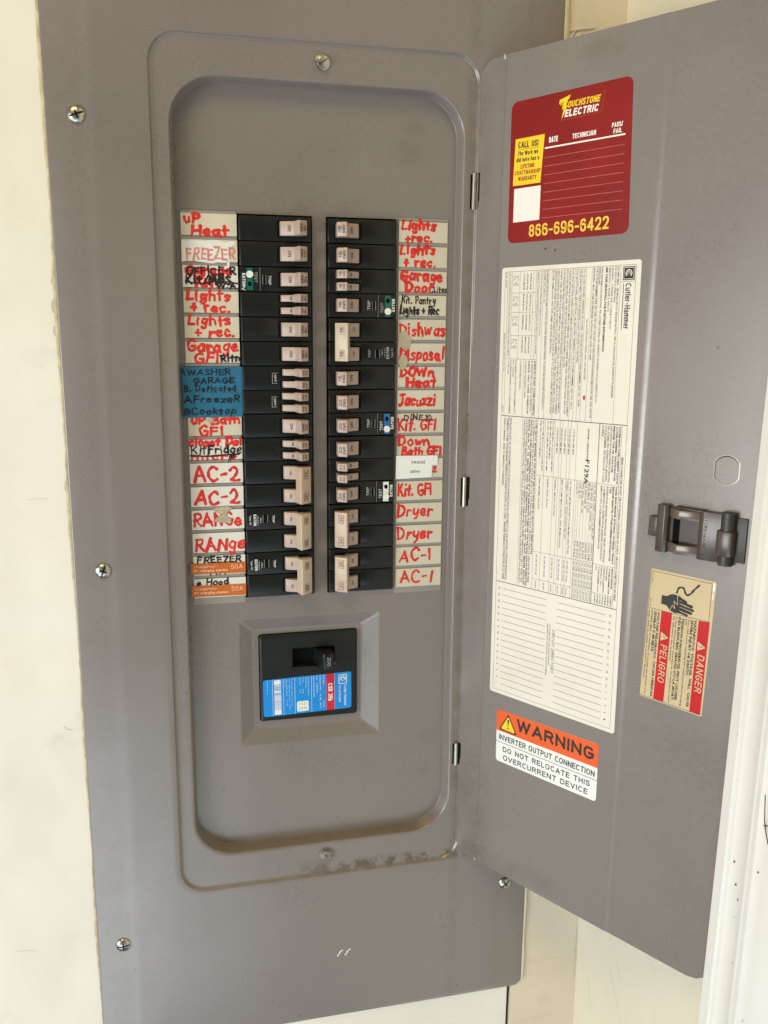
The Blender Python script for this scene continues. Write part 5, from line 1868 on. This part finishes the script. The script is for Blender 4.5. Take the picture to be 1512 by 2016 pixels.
def quadxy(pl, tl, tr, bl, br, r, m_, n=5):
    """rounded quad given by four corners"""
    def mp_(u, v):
        a = tl[0] * (1 - u) * (1 - v) + tr[0] * u * (1 - v) + bl[0] * (1 - u) * v + br[0] * u * v
        b = tl[1] * (1 - u) * (1 - v) + tr[1] * u * (1 - v) + bl[1] * (1 - u) * v + br[1] * u * v
        return a, b
    W_ = tr[0] - tl[0]
    H_ = tl[1] - bl[1]
    return [mp_(x / W_, 1 - y / H_) for x, y in rrect(0, W_, 0, H_, r, n)]


mb = MB()
slab(mb, D1, quadxy(D1, (33.8, 83.2), (136.4, 84.8), (35.1, -19.0), (140.4, -17.8), 5.5, None), 0, .12)
obj("sheet", mb, M_STRED, root)
mb = MB()
quad(mb, D1, [(37.9, 23.1), (63.5, 23.3), (65.5, 57.0), (38.8, 56.6)], .16)
quad(mb, D1, [(77.4, 78.6), (76.9, 75.7), (81.4, 76.6), (80.9, 72.6), (82.8, 73.4), (79.4, 64.6), (81.2, 72.4), (79.6, 71.4), (80.4, 76.9)], .17)
quad(mb, D1, [(76.9, 75.6), (85.4, 78.1), (86.6, 80.6), (77.6, 78.4)], .19)
quad(mb, D1, [(79.9, 65.0), (84.6, 74.0), (82.9, 73.4), (85.0, 78.4), (81.2, 77.4), (80.4, 71.6), (81.6, 72.2)], .21)
ptext(mb, D1, "OUCHSTONE", (84.2, 71.9), 4.5, (111.0, 72.3), .19, hh=.18, shear=.22)
obj("yellow_print", mb, M_STYEL, root)
mb = MB()
ptext(mb, D1, "866-696-6422", (55.0, -15.2), 8.9, (124.3, -13.8), .165, hh=.18)
obj("phone_number", mb, M_OCHRE, root)
mb = MB()
ptext(mb, D1, "ELECTRIC", (82.0, 66.0), 4.9, (110.0, 66.1), .22, hh=.18, shear=.2)
ptext(mb, D1, "DATE", (69.6, 50.3), 3.9, (77.5, 50.4), .2, hh=.18)
ptext(mb, D1, "TECHNICIAN", (89.8, 50.4), 3.4, (109.4, 50.5), .2, hh=.18)
ptext(mb, D1, "PASS/", (122.0, 53.5), 3.1, (130.6, 53.5), .2, hh=.18)
ptext(mb, D1, "FAIL", (123.5, 49.3), 3.1, (130.2, 49.4), .2, hh=.18)
line(mb, D1, (66.1, 47.0), (133.0, 47.9), 1.1, .18)
quad(mb, D1, [(39.6, -3.7), (64.1, -3.2), (64.0, 21.3), (39.4, 20.8)], .17)
obj("white_print", mb, M_WHITEP, root)
mb = MB()
for k_ in range(8):
    z = 40.3 - k_ * 6.08
    a0, a1 = 66.3 + k_ * .07, 133.2 + k_ * .13
    x = a0
    while x < a1:
        line(mb, D1, (x, z + (x - a0) * .014), (min(x + .75, a1), z + (x + .75 - a0) * .014), .32, .17)
        x += 1.0
obj("form_line", mb, M_PINK, root)
mb = MB()
ptext(mb, D1, "CALL US!", (41.6, 49.9), 4.5, (60.0, 49.5), .19, hh=.2)
line(mb, D1, (41.4, 48.9), (60.4, 48.5), .25, .2)
ptext(mb, D1, "The Work we", (41.5, 44.5), 3.1, (60.2, 44.3), .18, hh=.2)
ptext(mb, D1, "did here has a", (40.4, 39.9), 3.1, (61.5, 39.8), .18, hh=.2)
obj("black_print", mb, M_INKB, root)
mb = MB()
ptext(mb, D1, "LIFETIME", (44.6, 34.9), 3.1, (57.6, 34.9), .2, hh=.2)
ptext(mb, D1, "CRAFTMANSHIP", (39.2, 30.6), 3.1, (63.2, 30.5), .18, hh=.2)
ptext(mb, D1, "WARRANTY", (42.8, 26.2), 3.1, (59.6, 26.2), .2, hh=.2)
obj("brick_red_print", mb, M_BROWNTX, root)
mb = MB()
for p, q in zip([(113.6, 78.0), (115.2, 79.4), (112.6, 65.2), (79.5, 64.2)], [(115.2, 79.4), (112.6, 65.2), (79.5, 64.2), (78.0, 63.4)]):
    line(mb, D1, p, q, .35, .17)
obj("logo_outline", mb, M_BROWNTX, root)

# ---- white wiring and directory sheet; page frame: x = down the door, y = away from the hinge
root = thing("wiring_sheet", "large cream wiring instruction sheet with ruled circuit directory glued to the door", "label", tuple(DP(93, -388)))
O_ = DP(30.8, -37.1, DP_UP)
PG = Plane(O_, (DP(30.8 + .0125, -38.1) - DP(30.8, -37.1)) * 1000, (DP(31.8, -37.0877) - DP(30.8, -37.1)) * 1000, DN)
mb = MB()
slab(mb, PG, rrect(0, 350.8, 0, 121.5, 2.2, 4), 0, .12)
obj("sheet", mb, M_SHEET, root)
rules = MB()
hr = .17


def hl(b, a0, a1, w_=.22):
    line(rules, PG, (a0, b), (a1, b), w_, hr)


def vl(a, b0, b1, w_=.22):
    line(rules, PG, (a, b0), (a, b1), w_, hr)


B0, B1 = 3.4, 117.6
A0, A1, A2, A3 = 3.3, 115.0, 252.6, 347.6
hl(B1, A0, A3)
hl(B0, A0, A3)
vl(A0, B0, B1)
vl(A3, B0, B1)
vl(A1, B0, B1, .5)
vl(A2, B0, B1, .5)
for b in (105.6, 87.6, 82.2, 77.4, 74.2, 71.2, 67.8, 59.8, 52.4, 44.6, 39.8, 36.0):
    hl(b, A0, A1, .18)
vl(14.6, 105.6, 117.6)
# small table on the lower left of the sheet
for b in (33.2, 30.6, 17.8, 10.2, 7.6):
    hl(b, A0, 70 if b != 10.2 else 70, .2)
for a in (19.5, 34.2, 52.0, 70):
    vl(a, 10.2, 33.2)
hl(33.0, 70, A1)
hl(24.0, 70, A1)
vl(70, 7.6, 36)
hl(6.0, A0, A1)
# middle section
hl(113.6, A1, A2)
hl(95.0, A1, A2, .5)
for b in (75.8, 70.4, 67.6, 62.8, 60.4, 56.0, 46.8, 39.6):
    hl(b, A1, A2, .18)
for b in (92.4, 89.8, 87.3, 84.7, 82.1, 79.5, 77.6):
    hl(b, 159.5, A2, .14)
for a in (159.5, 221.0, 243.5):
    vl(a, 39.6, 113.6)
hl(11.6, A1, A2, .18)
hl(25.0, A1, A2, .18)
# directory lines
for k_ in range(16):
    a = 258.2 + k_ * 5.58
    line(rules, PG, (a, 10.4), (a + .1, 54.6), .28, hr)
    line(rules, PG, (a + .2, 64.6), (a + .4, 108.6), .28, hr)
obj("ruled_line", rules, M_INKG, root)
rt = MB()


def T(b, a0, a1, h, s, bold=0.0, sh=0.0, mbx=None):
    text(rt if mbx is None else mbx, PG, s, (a0, b), h * 1.1, q=(a1, b), hh=.19, bold=bold + .012, res=1, shear=sh)


T(103.0, 4, 96, 1.35, "200 AMPS MAX.   SEE MAIN CIRCUIT BREAKER RATING / VER LA CAPACIDAD DEL INTERRUPTOR (BREAKER)")
T(100.9, 4, 29, 1.3, "DE CIRCUITO PRINCIPAL")
T(98.5, 4, 47, 1.3, "120/240V~  1 PHASE 3W / 1 FASE 3 HILOS")
T(96.2, 4, 35, 1.3, "SERVICIO 1 FASE 3 HILOS")
T(89.8, 4, 100, 1.35, "PARA INFORMACION ADICIONAL VEA LA PARED LATERAL DEL GABINETE Y EL REVERSO DE LA CUBIERTO DE LOS")
T(88.0, 4, 16, 1.2, "INTERRUPTORES")
T(85.6, 4, 112, 1.4, "USE CUTLER-HAMMER TYPE CH, CHB, OR CHT. USE CHT ON ANY POSITION HAVING REJECTION TAB. THIS CIRCUIT")
T(83.2, 4, 70, 1.3, "BREAKERS. MAX. SUM OF BREAKER RATINGS PER STAB 150 AMP.")
T(79.2, 40, 84, 1.3, "ALL SLOTTED BUS IS PLATED AND / OR UNPLATED")
T(75.1, 4, 104, 1.4, "TO CLOSE UNUSED OPENINGS IN COVER, USE FILLER PLATE CUTLER-HAMMER CAT. NO. CHFP")
T(72.1, 4, 72, 1.35, "USE #8 AWG MAX. WIRE FOR BREAKER LOADS OPPOSITE TO NEUTRAL.")
T(68.8, 4, 106, 1.4, "FOR ADDITIONAL #8 NEUTRAL OR GROUND TERMINALS, USE CUTLER-HAMMER CAT. NO. NL12")
T(65.4, 4, 112, 1.35, "FOR SPLIT NEUTRAL PANELS WITH MAIN CIRCUIT BREAKER SUITABLE ONLY FOR USE AS SERVICE EQUIPMENT")
T(63.0, 4, 110, 1.35, "UNLESS NEUTRAL BONDING JUMPER IS REMOVED. WITH JUMPER REMOVED THE RIGHT HAND BAR IS AN")
T(60.6, 4, 76, 1.35, "INSULATED NEUTRAL AND THE LEFT HAND BAR IS AN EQUIPMENT GROUND.")
T(57.6, 4, 110, 1.35, "FOR SINGLE NEUTRAL PANELS WITH MAIN CIRCUIT BREAKER SUITABLE FOR USE AS SERVICE EQUIPMENT.")
T(55.2, 4, 111, 1.35, "WHEN USED AS SERVICE EQUIPMENT ANY UNUSED NEUTRAL HOLES MAY BE USED FOR EQUIPMENT")
T(52.9, 4, 110, 1.3, "GROUNDING. THIS DEVICE ACCEPTS CUTLER-HAMMER TYPE GBK GROUND BARS. FOR THESE")
T(50.2, 4, 111, 1.35, "APPLICATIONS WIRE HOLES ARE SUITABLE FOR (1) #14-4 OR UP TO (3) #14-10 WIRES. MULTIPLE WIRES")
T(47.9, 4, 66, 1.3, "IN THE SAME HOLE ARE THE SAME SIZE AND MATERIAL.")
T(42.6, 4, 108, 1.35, "IF BREAKER HANDLE IS IN MID-POSITION INDICATED BREAKER IS TRIPPED. TO RESTORE SERVICE MOVE HANDLE TO")
T(40.4, 4, 28, 1.3, "EXTREME 'OFF' THEN TO 'ON'.")
T(37.4, 4, 52, 1.1, "TORQUE WIRE PRESSURE SCREWS AS FOLLOWS:")
T(34.2, 4, 66, 1.1, "APRIETE LOS TORNILLOS DE PRESION SEGUN LA TABLA CON LOS VALORES")
T(34.0, 71, 113, 1.5, "SURFACE / FLUSH  COVER (CUBIERTA)", .02)
T(31.2, 71, 110, 1.1, "SUPERFICIE / AL RAS CUBIERTA")
T(28.4, 71, 112, 1.4, "SURFACE  ONLY  COVER  (CUBIERTA DE", .02)
T(25.4, 71, 100, 1.1, "SUPERFICIE UNICAMENTE CABLE)")
T(20.4, 71, 94, 1.2, "CONVERTIBLE PANELS:")
T(15.8, 71, 113, 1.2, "FOR MAIN LUGS USE CUTLER-HAMMER CAT.")
T(13.4, 71, 84, 1.2, "NO. CHL200A")
T(10.8, 71, 113, 1.2, "FOR MAIN BREAKER USE CUTLER-HAMMER")
T(8.4, 71, 82, 1.2, "TYPE CSR")
T(4.1, 50, 80, .95, "MADE IN USA / HECHO EN USA")
T(4.1, 107, 112, .95, "REV. B")
T(4.1, 4, 15, .95, "PUB. 36647")
T(8.2, 4, 68, .8, "USE CU OR AL WIRE (60/75 C) FOR SIZES LISTED. UTILICE ALAMBRE DE COBRE O ALUMINIO")
for a0, rows_ in ((5, ("WIRE SIZE", "AWG", "CALIBRE")), (20.5, ("NEUTRAL &", "GROUND BAR", "BARRA")), (35.5, ("NEUTRAL LUG", "CUTLER-HAMMER", "TERMINAL")), (53, ("NEUTRAL LINE AND", "MAIN LUG SIDE", "LINEA"))):
    for k_, s_ in enumerate(rows_):
        T(27.6 - k_ * 3.2, a0, a0 + 12.5, 1.1, s_, .01)
    for k_ in range(4):
        T(15.6 - k_ * 1.45, a0 + 1.5, a0 + 9, .85, ("14-10   35", "8   40", "6-4   45", "3-1/0  50")[k_])
bt = MB()
T(94.0 - .6, 4, 63, 1.6, "SEE CASE SIDEWALL FOR FURTHER INFORMATION", .03, mbx=bt)
# middle
T(114.4, 138, 246, 1.5, "SERIES CONNECTED SHORT CIRCUIT RATING / CAPACIDAD DE CORTO CIRCUITO CONECTADO EN SERIE", .01)
for k_, s_ in enumerate(("SYSTEM MAIN OVERCURRENT DEVICE", "CUTLER-HAMMER / WESTINGHOUSE", "BREAKER TYPE OR CLASS FUSE", "DISPOSITIVO DE SOBRECORRIENTE PRINCIPAL", "DEL SISTEMA, TIPO INTERRUPTOR (BREAKER)", "CUTLER-HAMMER, WESTINGHOUSE O CLASE", "FUSIBLE")):
    T(111.2 - k_ * 2.35, 116.2, 116.2 + (42, 40, 34, 42, 41, 42, 8)[k_], 1.4, s_, .02 if k_ < 3 else 0, .2 if k_ > 2 else 0)
for k_, s_ in enumerate(("PANEL MAIN BREAKER (INTEGRAL) OR FEEDER / TENANT", "BREAKER (REMOTE) CUTLER-HAMMER/WESTINGHOUSE", "TYPE", "INTERRUPTOR (BREAKER) PRINCIPAL DEL TABLERO (INTEGRAL)", "O ALIMENTADOR / INTERRUPTOR (BREAKER) DE INQUILINO", "REMOTO TIPO CUTLER-HAMMER/WESTINGHOUSE")):
    T(111.0 - k_ * 2.5, 160.6, 160.6 + (58, 56, 5, 58, 57, 48)[k_], 1.4, s_, .02 if k_ < 3 else 0, .2 if k_ > 2 else 0)
for k_, s_ in enumerate(("BRANCH BREAKER", "CUTLER-HAMMER TYPE", "10,000 AIC", "INTERRUPTOR (BREAKER)", "DERIVADO, TIPO", "CUTLER-HAMMER 10,000", "AIC")):
    T(111.4 - k_ * 2.3, 222, 222 + (16, 20, 10, 20, 15, 20, 4)[k_], 1.2, s_, .02 if k_ < 3 else 0)
for k_, s_ in enumerate(("SYSTEM AIC", "RATING AT", "240 MAX.", "CAPACIDAD", "AC DEL", "SISTEMA", "A 240 MAX.")):
    T(111.4 - k_ * 2.3, 244.2, 251.6, 1.1, s_, .02 if k_ < 3 else 0)
T(85.0, 120, 143, 1.4, "NONE / NINGUNO", .015)
for k_, (b, s_) in enumerate(((72.4, "T-FUSE 400 AMP MAX."), (68.4, "T-FUSE 600 AMP MAX."), (64.6, "T-FUSE 400 AMP MAX."), (61.0, "J-FUSE 200 AMP MAX."), (57.6, "L-FUSE 2000 AMP MAX."))):
    T(b, 121, 141, 1.25, s_)
for b, s_, a1 in ((53.6, "KD, JGS AMP MAX. LA, LC, LG 400 AMP MAX.", 156), (51.2, "MC, MA, MCL, KGL AMP MAX.", 146), (48.8, "HC, ND, 1200 AMP MAX. T-FUSE 1200 AMP", 155), (44.4, "ND 1200 AMP MAX, HLC LDC 600 AMP MAX.", 156), (42.0, "HND, NDU, 1200, 600 AMP MAX.", 146)):
    T(b, 116.4, a1, 1.15, s_)
for k_ in range(7):
    b = 93.0 - k_ * 2.58
    T(b, 160.4, (203, 196, 183, 180, 184, 173, 170)[k_], 1.25, ("CH, CSR, CHB, CHWD, CC, DC, EC, MCC, BW", "CHB, BWH, CSR, CHWD, CSH", "MCB, MDB, GC DD", "CSR, BWH, EQB, FB", "CKN, BWQ, CHC, CSR", "CHT, BJ, FC", "CC, DC, FC")[k_])
    T(b, 206, 219.5, 1.25, ("120/240V 22,000", "10,000 SYM", "120/240 22K", "22,000", "42,000 AIC", "65,000", "22,000")[k_])
    T(b, 222, 242, 1.25, "CH, CHB, CHT, CH-GFI")
    T(b, 244.5, 251.5, 1.15, ("10,000", "22,000", "42,000", "25,000", "14,000", "65,000", "22,000")[k_])
for b, s_, a1, v_ in ((71.6, "CH, CHB 100 AMP MAX EXCEPT CC 20 AMP MAX USING TFUSED", 218, "100,000"), (68.4, "CHBH 142,000, CHH 65/65H 42,000", 206, "42,000"), (63.8, "BRH 110 AMP MAX (142,000), CHH, MCMH 100,000", 214, "65,000"), (57.4, "CHBH, MCH 100,000", 190, "100,000"), (50.4, "CHBW, BWH 42,000", 184, "42,000"), (42.6, "CHH, MCMH 100,000", 186, "100,000")):
    T(b, 160.4, a1, 1.25, s_)
    T(b, 223, 240, 1.25, "CH, CHB, CHT, CH-GFI")
    T(b, 245, 251, 1.2, v_)
for k_, s_ in enumerate(("1) THE CIRCUIT BREAKERS IN THIS GROUP ARE NOT REQUIRED IN CIRCUIT FOR SERIES RATING", "   LOS INTERRUPTORES DE CIRCUITO EN ESTE GRUPO NO SON REQUERIDOS EN EL CIRCUITO PARA LA CAPACIDAD EN SERIE", "ADDITIONAL OR REPLACEMENT BREAKERS SHALL BE OF THE SAME MANUFACTURER AND TYPE AND SHALL HAVE AN INTERRUPTING", "RATING  EQUAL  TO  OR  GREATER  THAN  THE  INTERRUPTING  RATING  OF  ANY  CIRCUIT  BREAKER  INSTALLED", "LOS INTERRUPTORES (BREAKERS) ADICIONALES O DE REEMPLAZO DEBERAN SER DEL MISMO FABRICANTE Y TIPO Y TENER UNA", "CAPACIDAD INTERRUPTIVA IGUAL O MAYOR A LA CAPACIDAD INTERRUPTIVA DE CUALQUIER INTERRUPTOR INSTALADO")):
    T(37.4 - k_ * 2.25, 116.4, (224, 248, 251, 251, 249, 250)[k_], 1.45, s_, .02 if k_ in (0, 2, 3) else 0)
for k_, s_ in enumerate(("INSTALLATION AND USE OF THIS EQUIPMENT SHOULD BE IN ACCORDANCE WITH ALL APPLICABLE LOCAL AND NATIONAL CODES AND REGULATIONS", "TERMINALS OTHER THAN BREAKER TERMINALS SUITABLE FOR 60/75C AL-CU WIRE.   BREAKER TERMINALS SUITABLE FOR AL-CU WIRE", "WHEN SO MARKED.  REFER TO MARKINGS ON BREAKERS.")):
    T(12.4 - k_ * 3.0, 116.4, (250, 250, 172)[k_], 1.6, s_)
ptext(bt, PG, "CIRCUIT DIRECTORY", (281.5, 61.2), 2.6, (317.8, 61.2), .12, gap=.22, hh=.2, shear=.2)
T(58.4, 278, 312, .95, "IF DOOR DIRECTORY IS USED, IDENTIFY THE CIRCUIT", 0, .2)
T(56.3, 278, 321, .95, "BREAKER WITH THE SPECIFIC CIRCUIT NUMBER", 0, .2)
for k_ in range(16):
    a = 257.4 + k_ * 5.58
    n1, n2 = 31 - 2 * k_, 32 - 2 * k_
    T(111.6, a, a + (1.9 if n1 > 9 else 1.0), 1.5, str(n1))
    T(6.2, a, a + (1.9 if n2 > 9 else 1.0), 1.5, str(n2))
obj("fine_print", rt, M_INKG, root)
# bold marks: name and emblem, stamp
ptext(bt, PG, "Cutler-Hammer", (15.9, 109.9), 4.6, (47.4, 109.9), .15, hh=.2)
line(bt, PG, (15.9, 108.3), (48, 108.3), .5, .2)
quad(bt, PG, rect(4.4, 13.6, 107.4, 116.8), .18)
text(bt, PG, "F129A", (142.8, 84.2), 3.6, q=(161.5, 83.6), hh=.22, bold=.02)
obj("bold_print", bt, M_INKB, root)
mb = MB()
for a, b in (((5.2, 108.2), (12.8, 108.2)), ((12.8, 108.2), (12.8, 116.0)), ((12.8, 116.0), (5.2, 116.0)), ((5.2, 116.0), (5.2, 108.2))):
    line(mb, PG, a, b, .35, .24)
for k_, rr in ((0, 2.3), (1, 1.1)):
    pts = [(9 + rr * math.cos(R(a)), 112.1 + rr * math.sin(R(a))) for a in range(40, 321, 20)]
    for p, q in zip(pts, pts[1:]):
        line(mb, PG, p, q, .75 if k_ == 0 else .5, .24 + .01 * k_)
obj("emblem", mb, M_SHEET, root)
mb = MB()
blob(mb, PG, 97.0, 80.4, 1.7, 1.2, .26, 12)
obj("red_ink_spot", mb, M_RED, root)

# ---- orange and white warning sticker
root = thing("warning_sticker", "orange and white WARNING inverter output sticker low on the open door", "sticker", tuple(DP(94, -449)))
mb = MB()
slab(mb, D1, quadxy(D1, (43.9, -402.3), (144.2, -399.3), (44.9, -449.2), (144.9, -447.8), 2.6, None), 0, .12)
obj("sheet", mb, M_WHITE, root)
mb = MB()
quad(mb, D1, [(44.2, -421.3), (144.6, -419.3), (144.3, -401.2), (143.8, -400.0), (142.6, -399.4), (45.6, -402.2), (44.4, -402.6), (43.95, -404)], .16)
obj("orange_band", mb, M_WARNOR, root)
mb = MB()
ptext(mb, D1, "WARNING", (65.5, -415.0), 10.6, (140.8, -414.4), .21, hh=.2)
ptext(mb, D1, "INVERTER OUTPUT CONNECTION", (47.3, -428.9), 5.0, (142.4, -427.6), .165, hh=.2)
line(mb, D1, (44.3, -431.2), (145.0, -429.9), .4, .2)
ptext(mb, D1, "DO NOT RELOCATE THIS", (52.1, -438.9), 4.7, (138.6, -437.2), .17, gap=.2, hh=.2)
ptext(mb, D1, "OVERCURRENT DEVICE", (52.7, -446.6), 4.7, (137.0, -444.8), .17, gap=.2, hh=.2)


def tri(mb, pl, c, s, hh, d=(0, 1)):
    pts = []
    for a in (90, 210, 330):
        x_, y_ = s * math.cos(R(a)), s * math.sin(R(a))
        for dd in (-28, 0, 28):
            xx, yy = x_ + s * .12 * math.cos(R(a + dd * 2)), y_ + s * .12 * math.sin(R(a + dd * 2))
            pts.append((c[0] + xx * d[1] + yy * d[0], c[1] - xx * d[0] + yy * d[1]))
    quad(mb, pl, pts, hh)


tri(mb, D1, (56.5, -414.3), 9.0, .2)
obj("black_print", mb, M_INKB, root)
mb = MB()
tri(mb, D1, (56.5, -414.2), 7.1, .24)
obj("yellow_triangle", mb, M_STYEL, root)
mb = MB()
quad(mb, D1, [(55.6, -408.6), (56.2, -414.4), (56.8, -414.4), (57.5, -408.6), (56.6, -407.9)], .28)
quad(mb, D1, [(56.5 + .8 * math.cos(R(a)), -416.2 + .8 * math.sin(R(a))) for a in range(0, 360, 30)], .28)
obj("exclamation_mark", mb, M_INKB, root)

# ---- tan danger label near the latch
root = thing("danger_label", "tan and red DANGER PELIGRO label with black hand symbol below the latch", "label", tuple(DP(200, -350)))
mb = MB()
slab(mb, D2, quadxy(D2, (176.8, -250.9), (225.9, -251.1), (174.6, -348.7), (223.7, -350.0), 1.4, None), 0, .12)
obj("sheet", mb, M_DTAN, root)
mb = MB()
quad(mb, D2, [(214.4, -348.8), (222.6, -348.9), (223.6, -280.5), (215.5, -280.8)], .16)
quad(mb, D2, [(186.1, -348.0), (194.3, -348.0), (195.5, -280.6), (187.2, -280.6)], .16)
obj("red_band", mb, M_DRED, root)
mb = MB()
ptext(mb, D2, "DANGER", (217.0, -305.0), 5.1, (216.6, -332.8), .15, gap=.2, hh=.2, shear=.14)
ptext(mb, D2, "PELIGRO", (188.7, -305.0), 5.1, (188.3, -333.6), .15, gap=.2, hh=.2, shear=.14)
tri(mb, D2, (218.2, -299.3), 3.3, .2, (1, 0))
tri(mb, D2, (190.1, -299.3), 3.3, .2, (1, 0))
obj("white_print", mb, M_DTAN, root)
mb = MB()
for c in ((219.0, -299.3), (190.9, -299.3)):
    line(mb, D2, (c[0] + 1.1, c[1]), (c[0] - 1.0, c[1]), .6, .24)
    line(mb, D2, (c[0] - 1.7, c[1]), (c[0] - 2.3, c[1]), .6, .24)
obj("exclamation_mark", mb, M_DRED, root)
mb = MB()
for t, z1, h_, s_, bo in ((212.4, -346, 1.9, "HAZARDOUS  VOLTAGE,  WILL  CAUSE", .02), (209.9, -323, 1.9, "SEVERE INJURY OR DEATH.", .02), (207.7, -347, 1.2, "Turn OFF power supplying this equipment before working", 0), (205.9, -287, 1.2, "inside.", 0),
                         (203.1, -344, 1.9, "TENSION DANGEREUSE, PEUT CAUSER", .02), (200.6, -345, 1.9, "DES BLESSURES GRAVES OU LA MORT.", .02), (198.5, -347, 1.2, "Couper l'alimentation electrique de cet equipement avant", 0), (196.6, -316, 1.2, "d'y effectuer des travaux.", 0),
                         (184.2, -347, 1.9, "VOLTAJE PELIGROSO, CAUSA HERIDAS", .02), (181.7, -313, 1.9, "SEVERAS O MUERTE.", .02), (179.5, -346, 1.2, "INTERRUMPA el suministro de energia que alimenta este", 0), (177.5, -335, 1.2, "equipo antes de trabajar en el interior del mismo.", 0)):
    text(mb, D2, s_, (t, -281.8), h_, q=(t - .012 * (-281.8 - z1), z1), hh=.2, bold=bo + .015, res=1)
for p, q in zip([(177.9, -252.6), (222.9, -252.8), (174.9, -347.6)], [(222.9, -252.8), (222.7, -281), (177.4, -252.6)]):
    line(mb, D2, p, q, .3, .2)
line(mb, D2, (174.9, -347.8), (222.4, -349.0), .3, .2)
line(mb, D2, (177.2, -280.4), (222.9, -280.3), .3, .2)
text(mb, D2, "30-17431", (178.2, -253.4), 1.0, q=(178.0, -261), hh=.2, res=1)
text(mb, D2, "REV. E1", (177.8, -272.5), 1.0, q=(177.6, -279), hh=.2, res=1)
# hand reaching for a wire (drawn flat, fingers to the right), rotated like the label
hand = [(186.6, -268.6), (190.5, -268.6), (193.0, -267.0), (197.0, -266.6), (203.6, -268.6), (204.6, -270.0), (203.8, -271.0), (199.4, -270.6), (207.4, -271.6), (208.6, -272.8), (207.4, -273.8), (200.0, -273.2), (209.8, -275.0), (210.8, -276.2), (209.6, -277.2), (200.0, -275.6), (208.6, -278.2), (209.2, -279.4), (200.0, -278.4), (204.6, -280.0), (203.6, -280.1), (197.0, -279.9), (193, -278.4), (190.8, -275.6), (186.4, -275.4)]
obj("black_print", mb, M_INKB, root)
mb = MB()
# palm and wrist
quad(mb, D2, [(186.6, -268.8), (190.6, -268.8), (192.6, -267.2), (195.4, -266.2), (198.6, -266.6), (200.4, -268.6), (200.6, -279.2), (197.2, -279.8), (193.6, -278.8), (190.8, -275.6), (186.4, -275.4)], .2)
rr = random.Random(1)
for (a, b, w_) in (((199.5, -268.0), (205.0, -270.2), 2.0), ((199.5, -270.8), (209.4, -272.4), 2.0), ((199.5, -273.2), (210.6, -275.0), 2.0), ((199.5, -275.7), (209.4, -277.3), 2.0), ((199.0, -278.0), (206.4, -279.4), 1.9)):
    stroke(mb, D2, [a, ((a[0] + b[0]) / 2, (a[1] + b[1]) / 2), b], w_, .22, rr)
P = catmull([(197.8, -264.6), (199.0, -261.0), (202.2, -260.2), (203.6, -262.4), (205.2, -264.8), (208.0, -263.2), (210.6, -259.6), (213.8, -255.8)], 6)
stroke(mb, D2, P, 1.3, .24, rr)
obj("hand_symbol", mb, M_INKB, root)
mb = MB()
for p, q in zip([(193.5, -279), (195.2, -274.4), (197.2, -276.6), (196.2, -271.0), (199.2, -273.4), (198.6, -266.5)], [(195.2, -274.4), (197.2, -276.6), (196.2, -271.0), (199.2, -273.4), (198.6, -266.5), (198.4, -264.8)]):
    line(mb, D2, p, q, .38, .46)
obj("spark_line", mb, M_DTAN, root)
mb = MB()
blob(mb, D2, 224.4, -255.0, .9, 3.6, .24, 3)
blob(mb, D2, 224.0, -262.0, .5, 2.6, .24, 5)
obj("scuffed_edge", mb, M_WHITE, root)

for o in COL.objects:
    if o.type == 'MESH' and o.name.split('.')[0] in ('white_print', 'bold_print', 'black_print', 'fine_print', 'yellow_print', 'label_print', 'label_fine_print', 'face_lettering', 'rating_print', 'ruled_line', 'form_line', 'dirt_speck', 'brick_red_print', 'moulded_line', 'exclamation_mark', 'red_residue', 'paint_nick', 'lettering', 'spark_line', 'cap_edge_glint'):
        o["kind"] = "stuff"
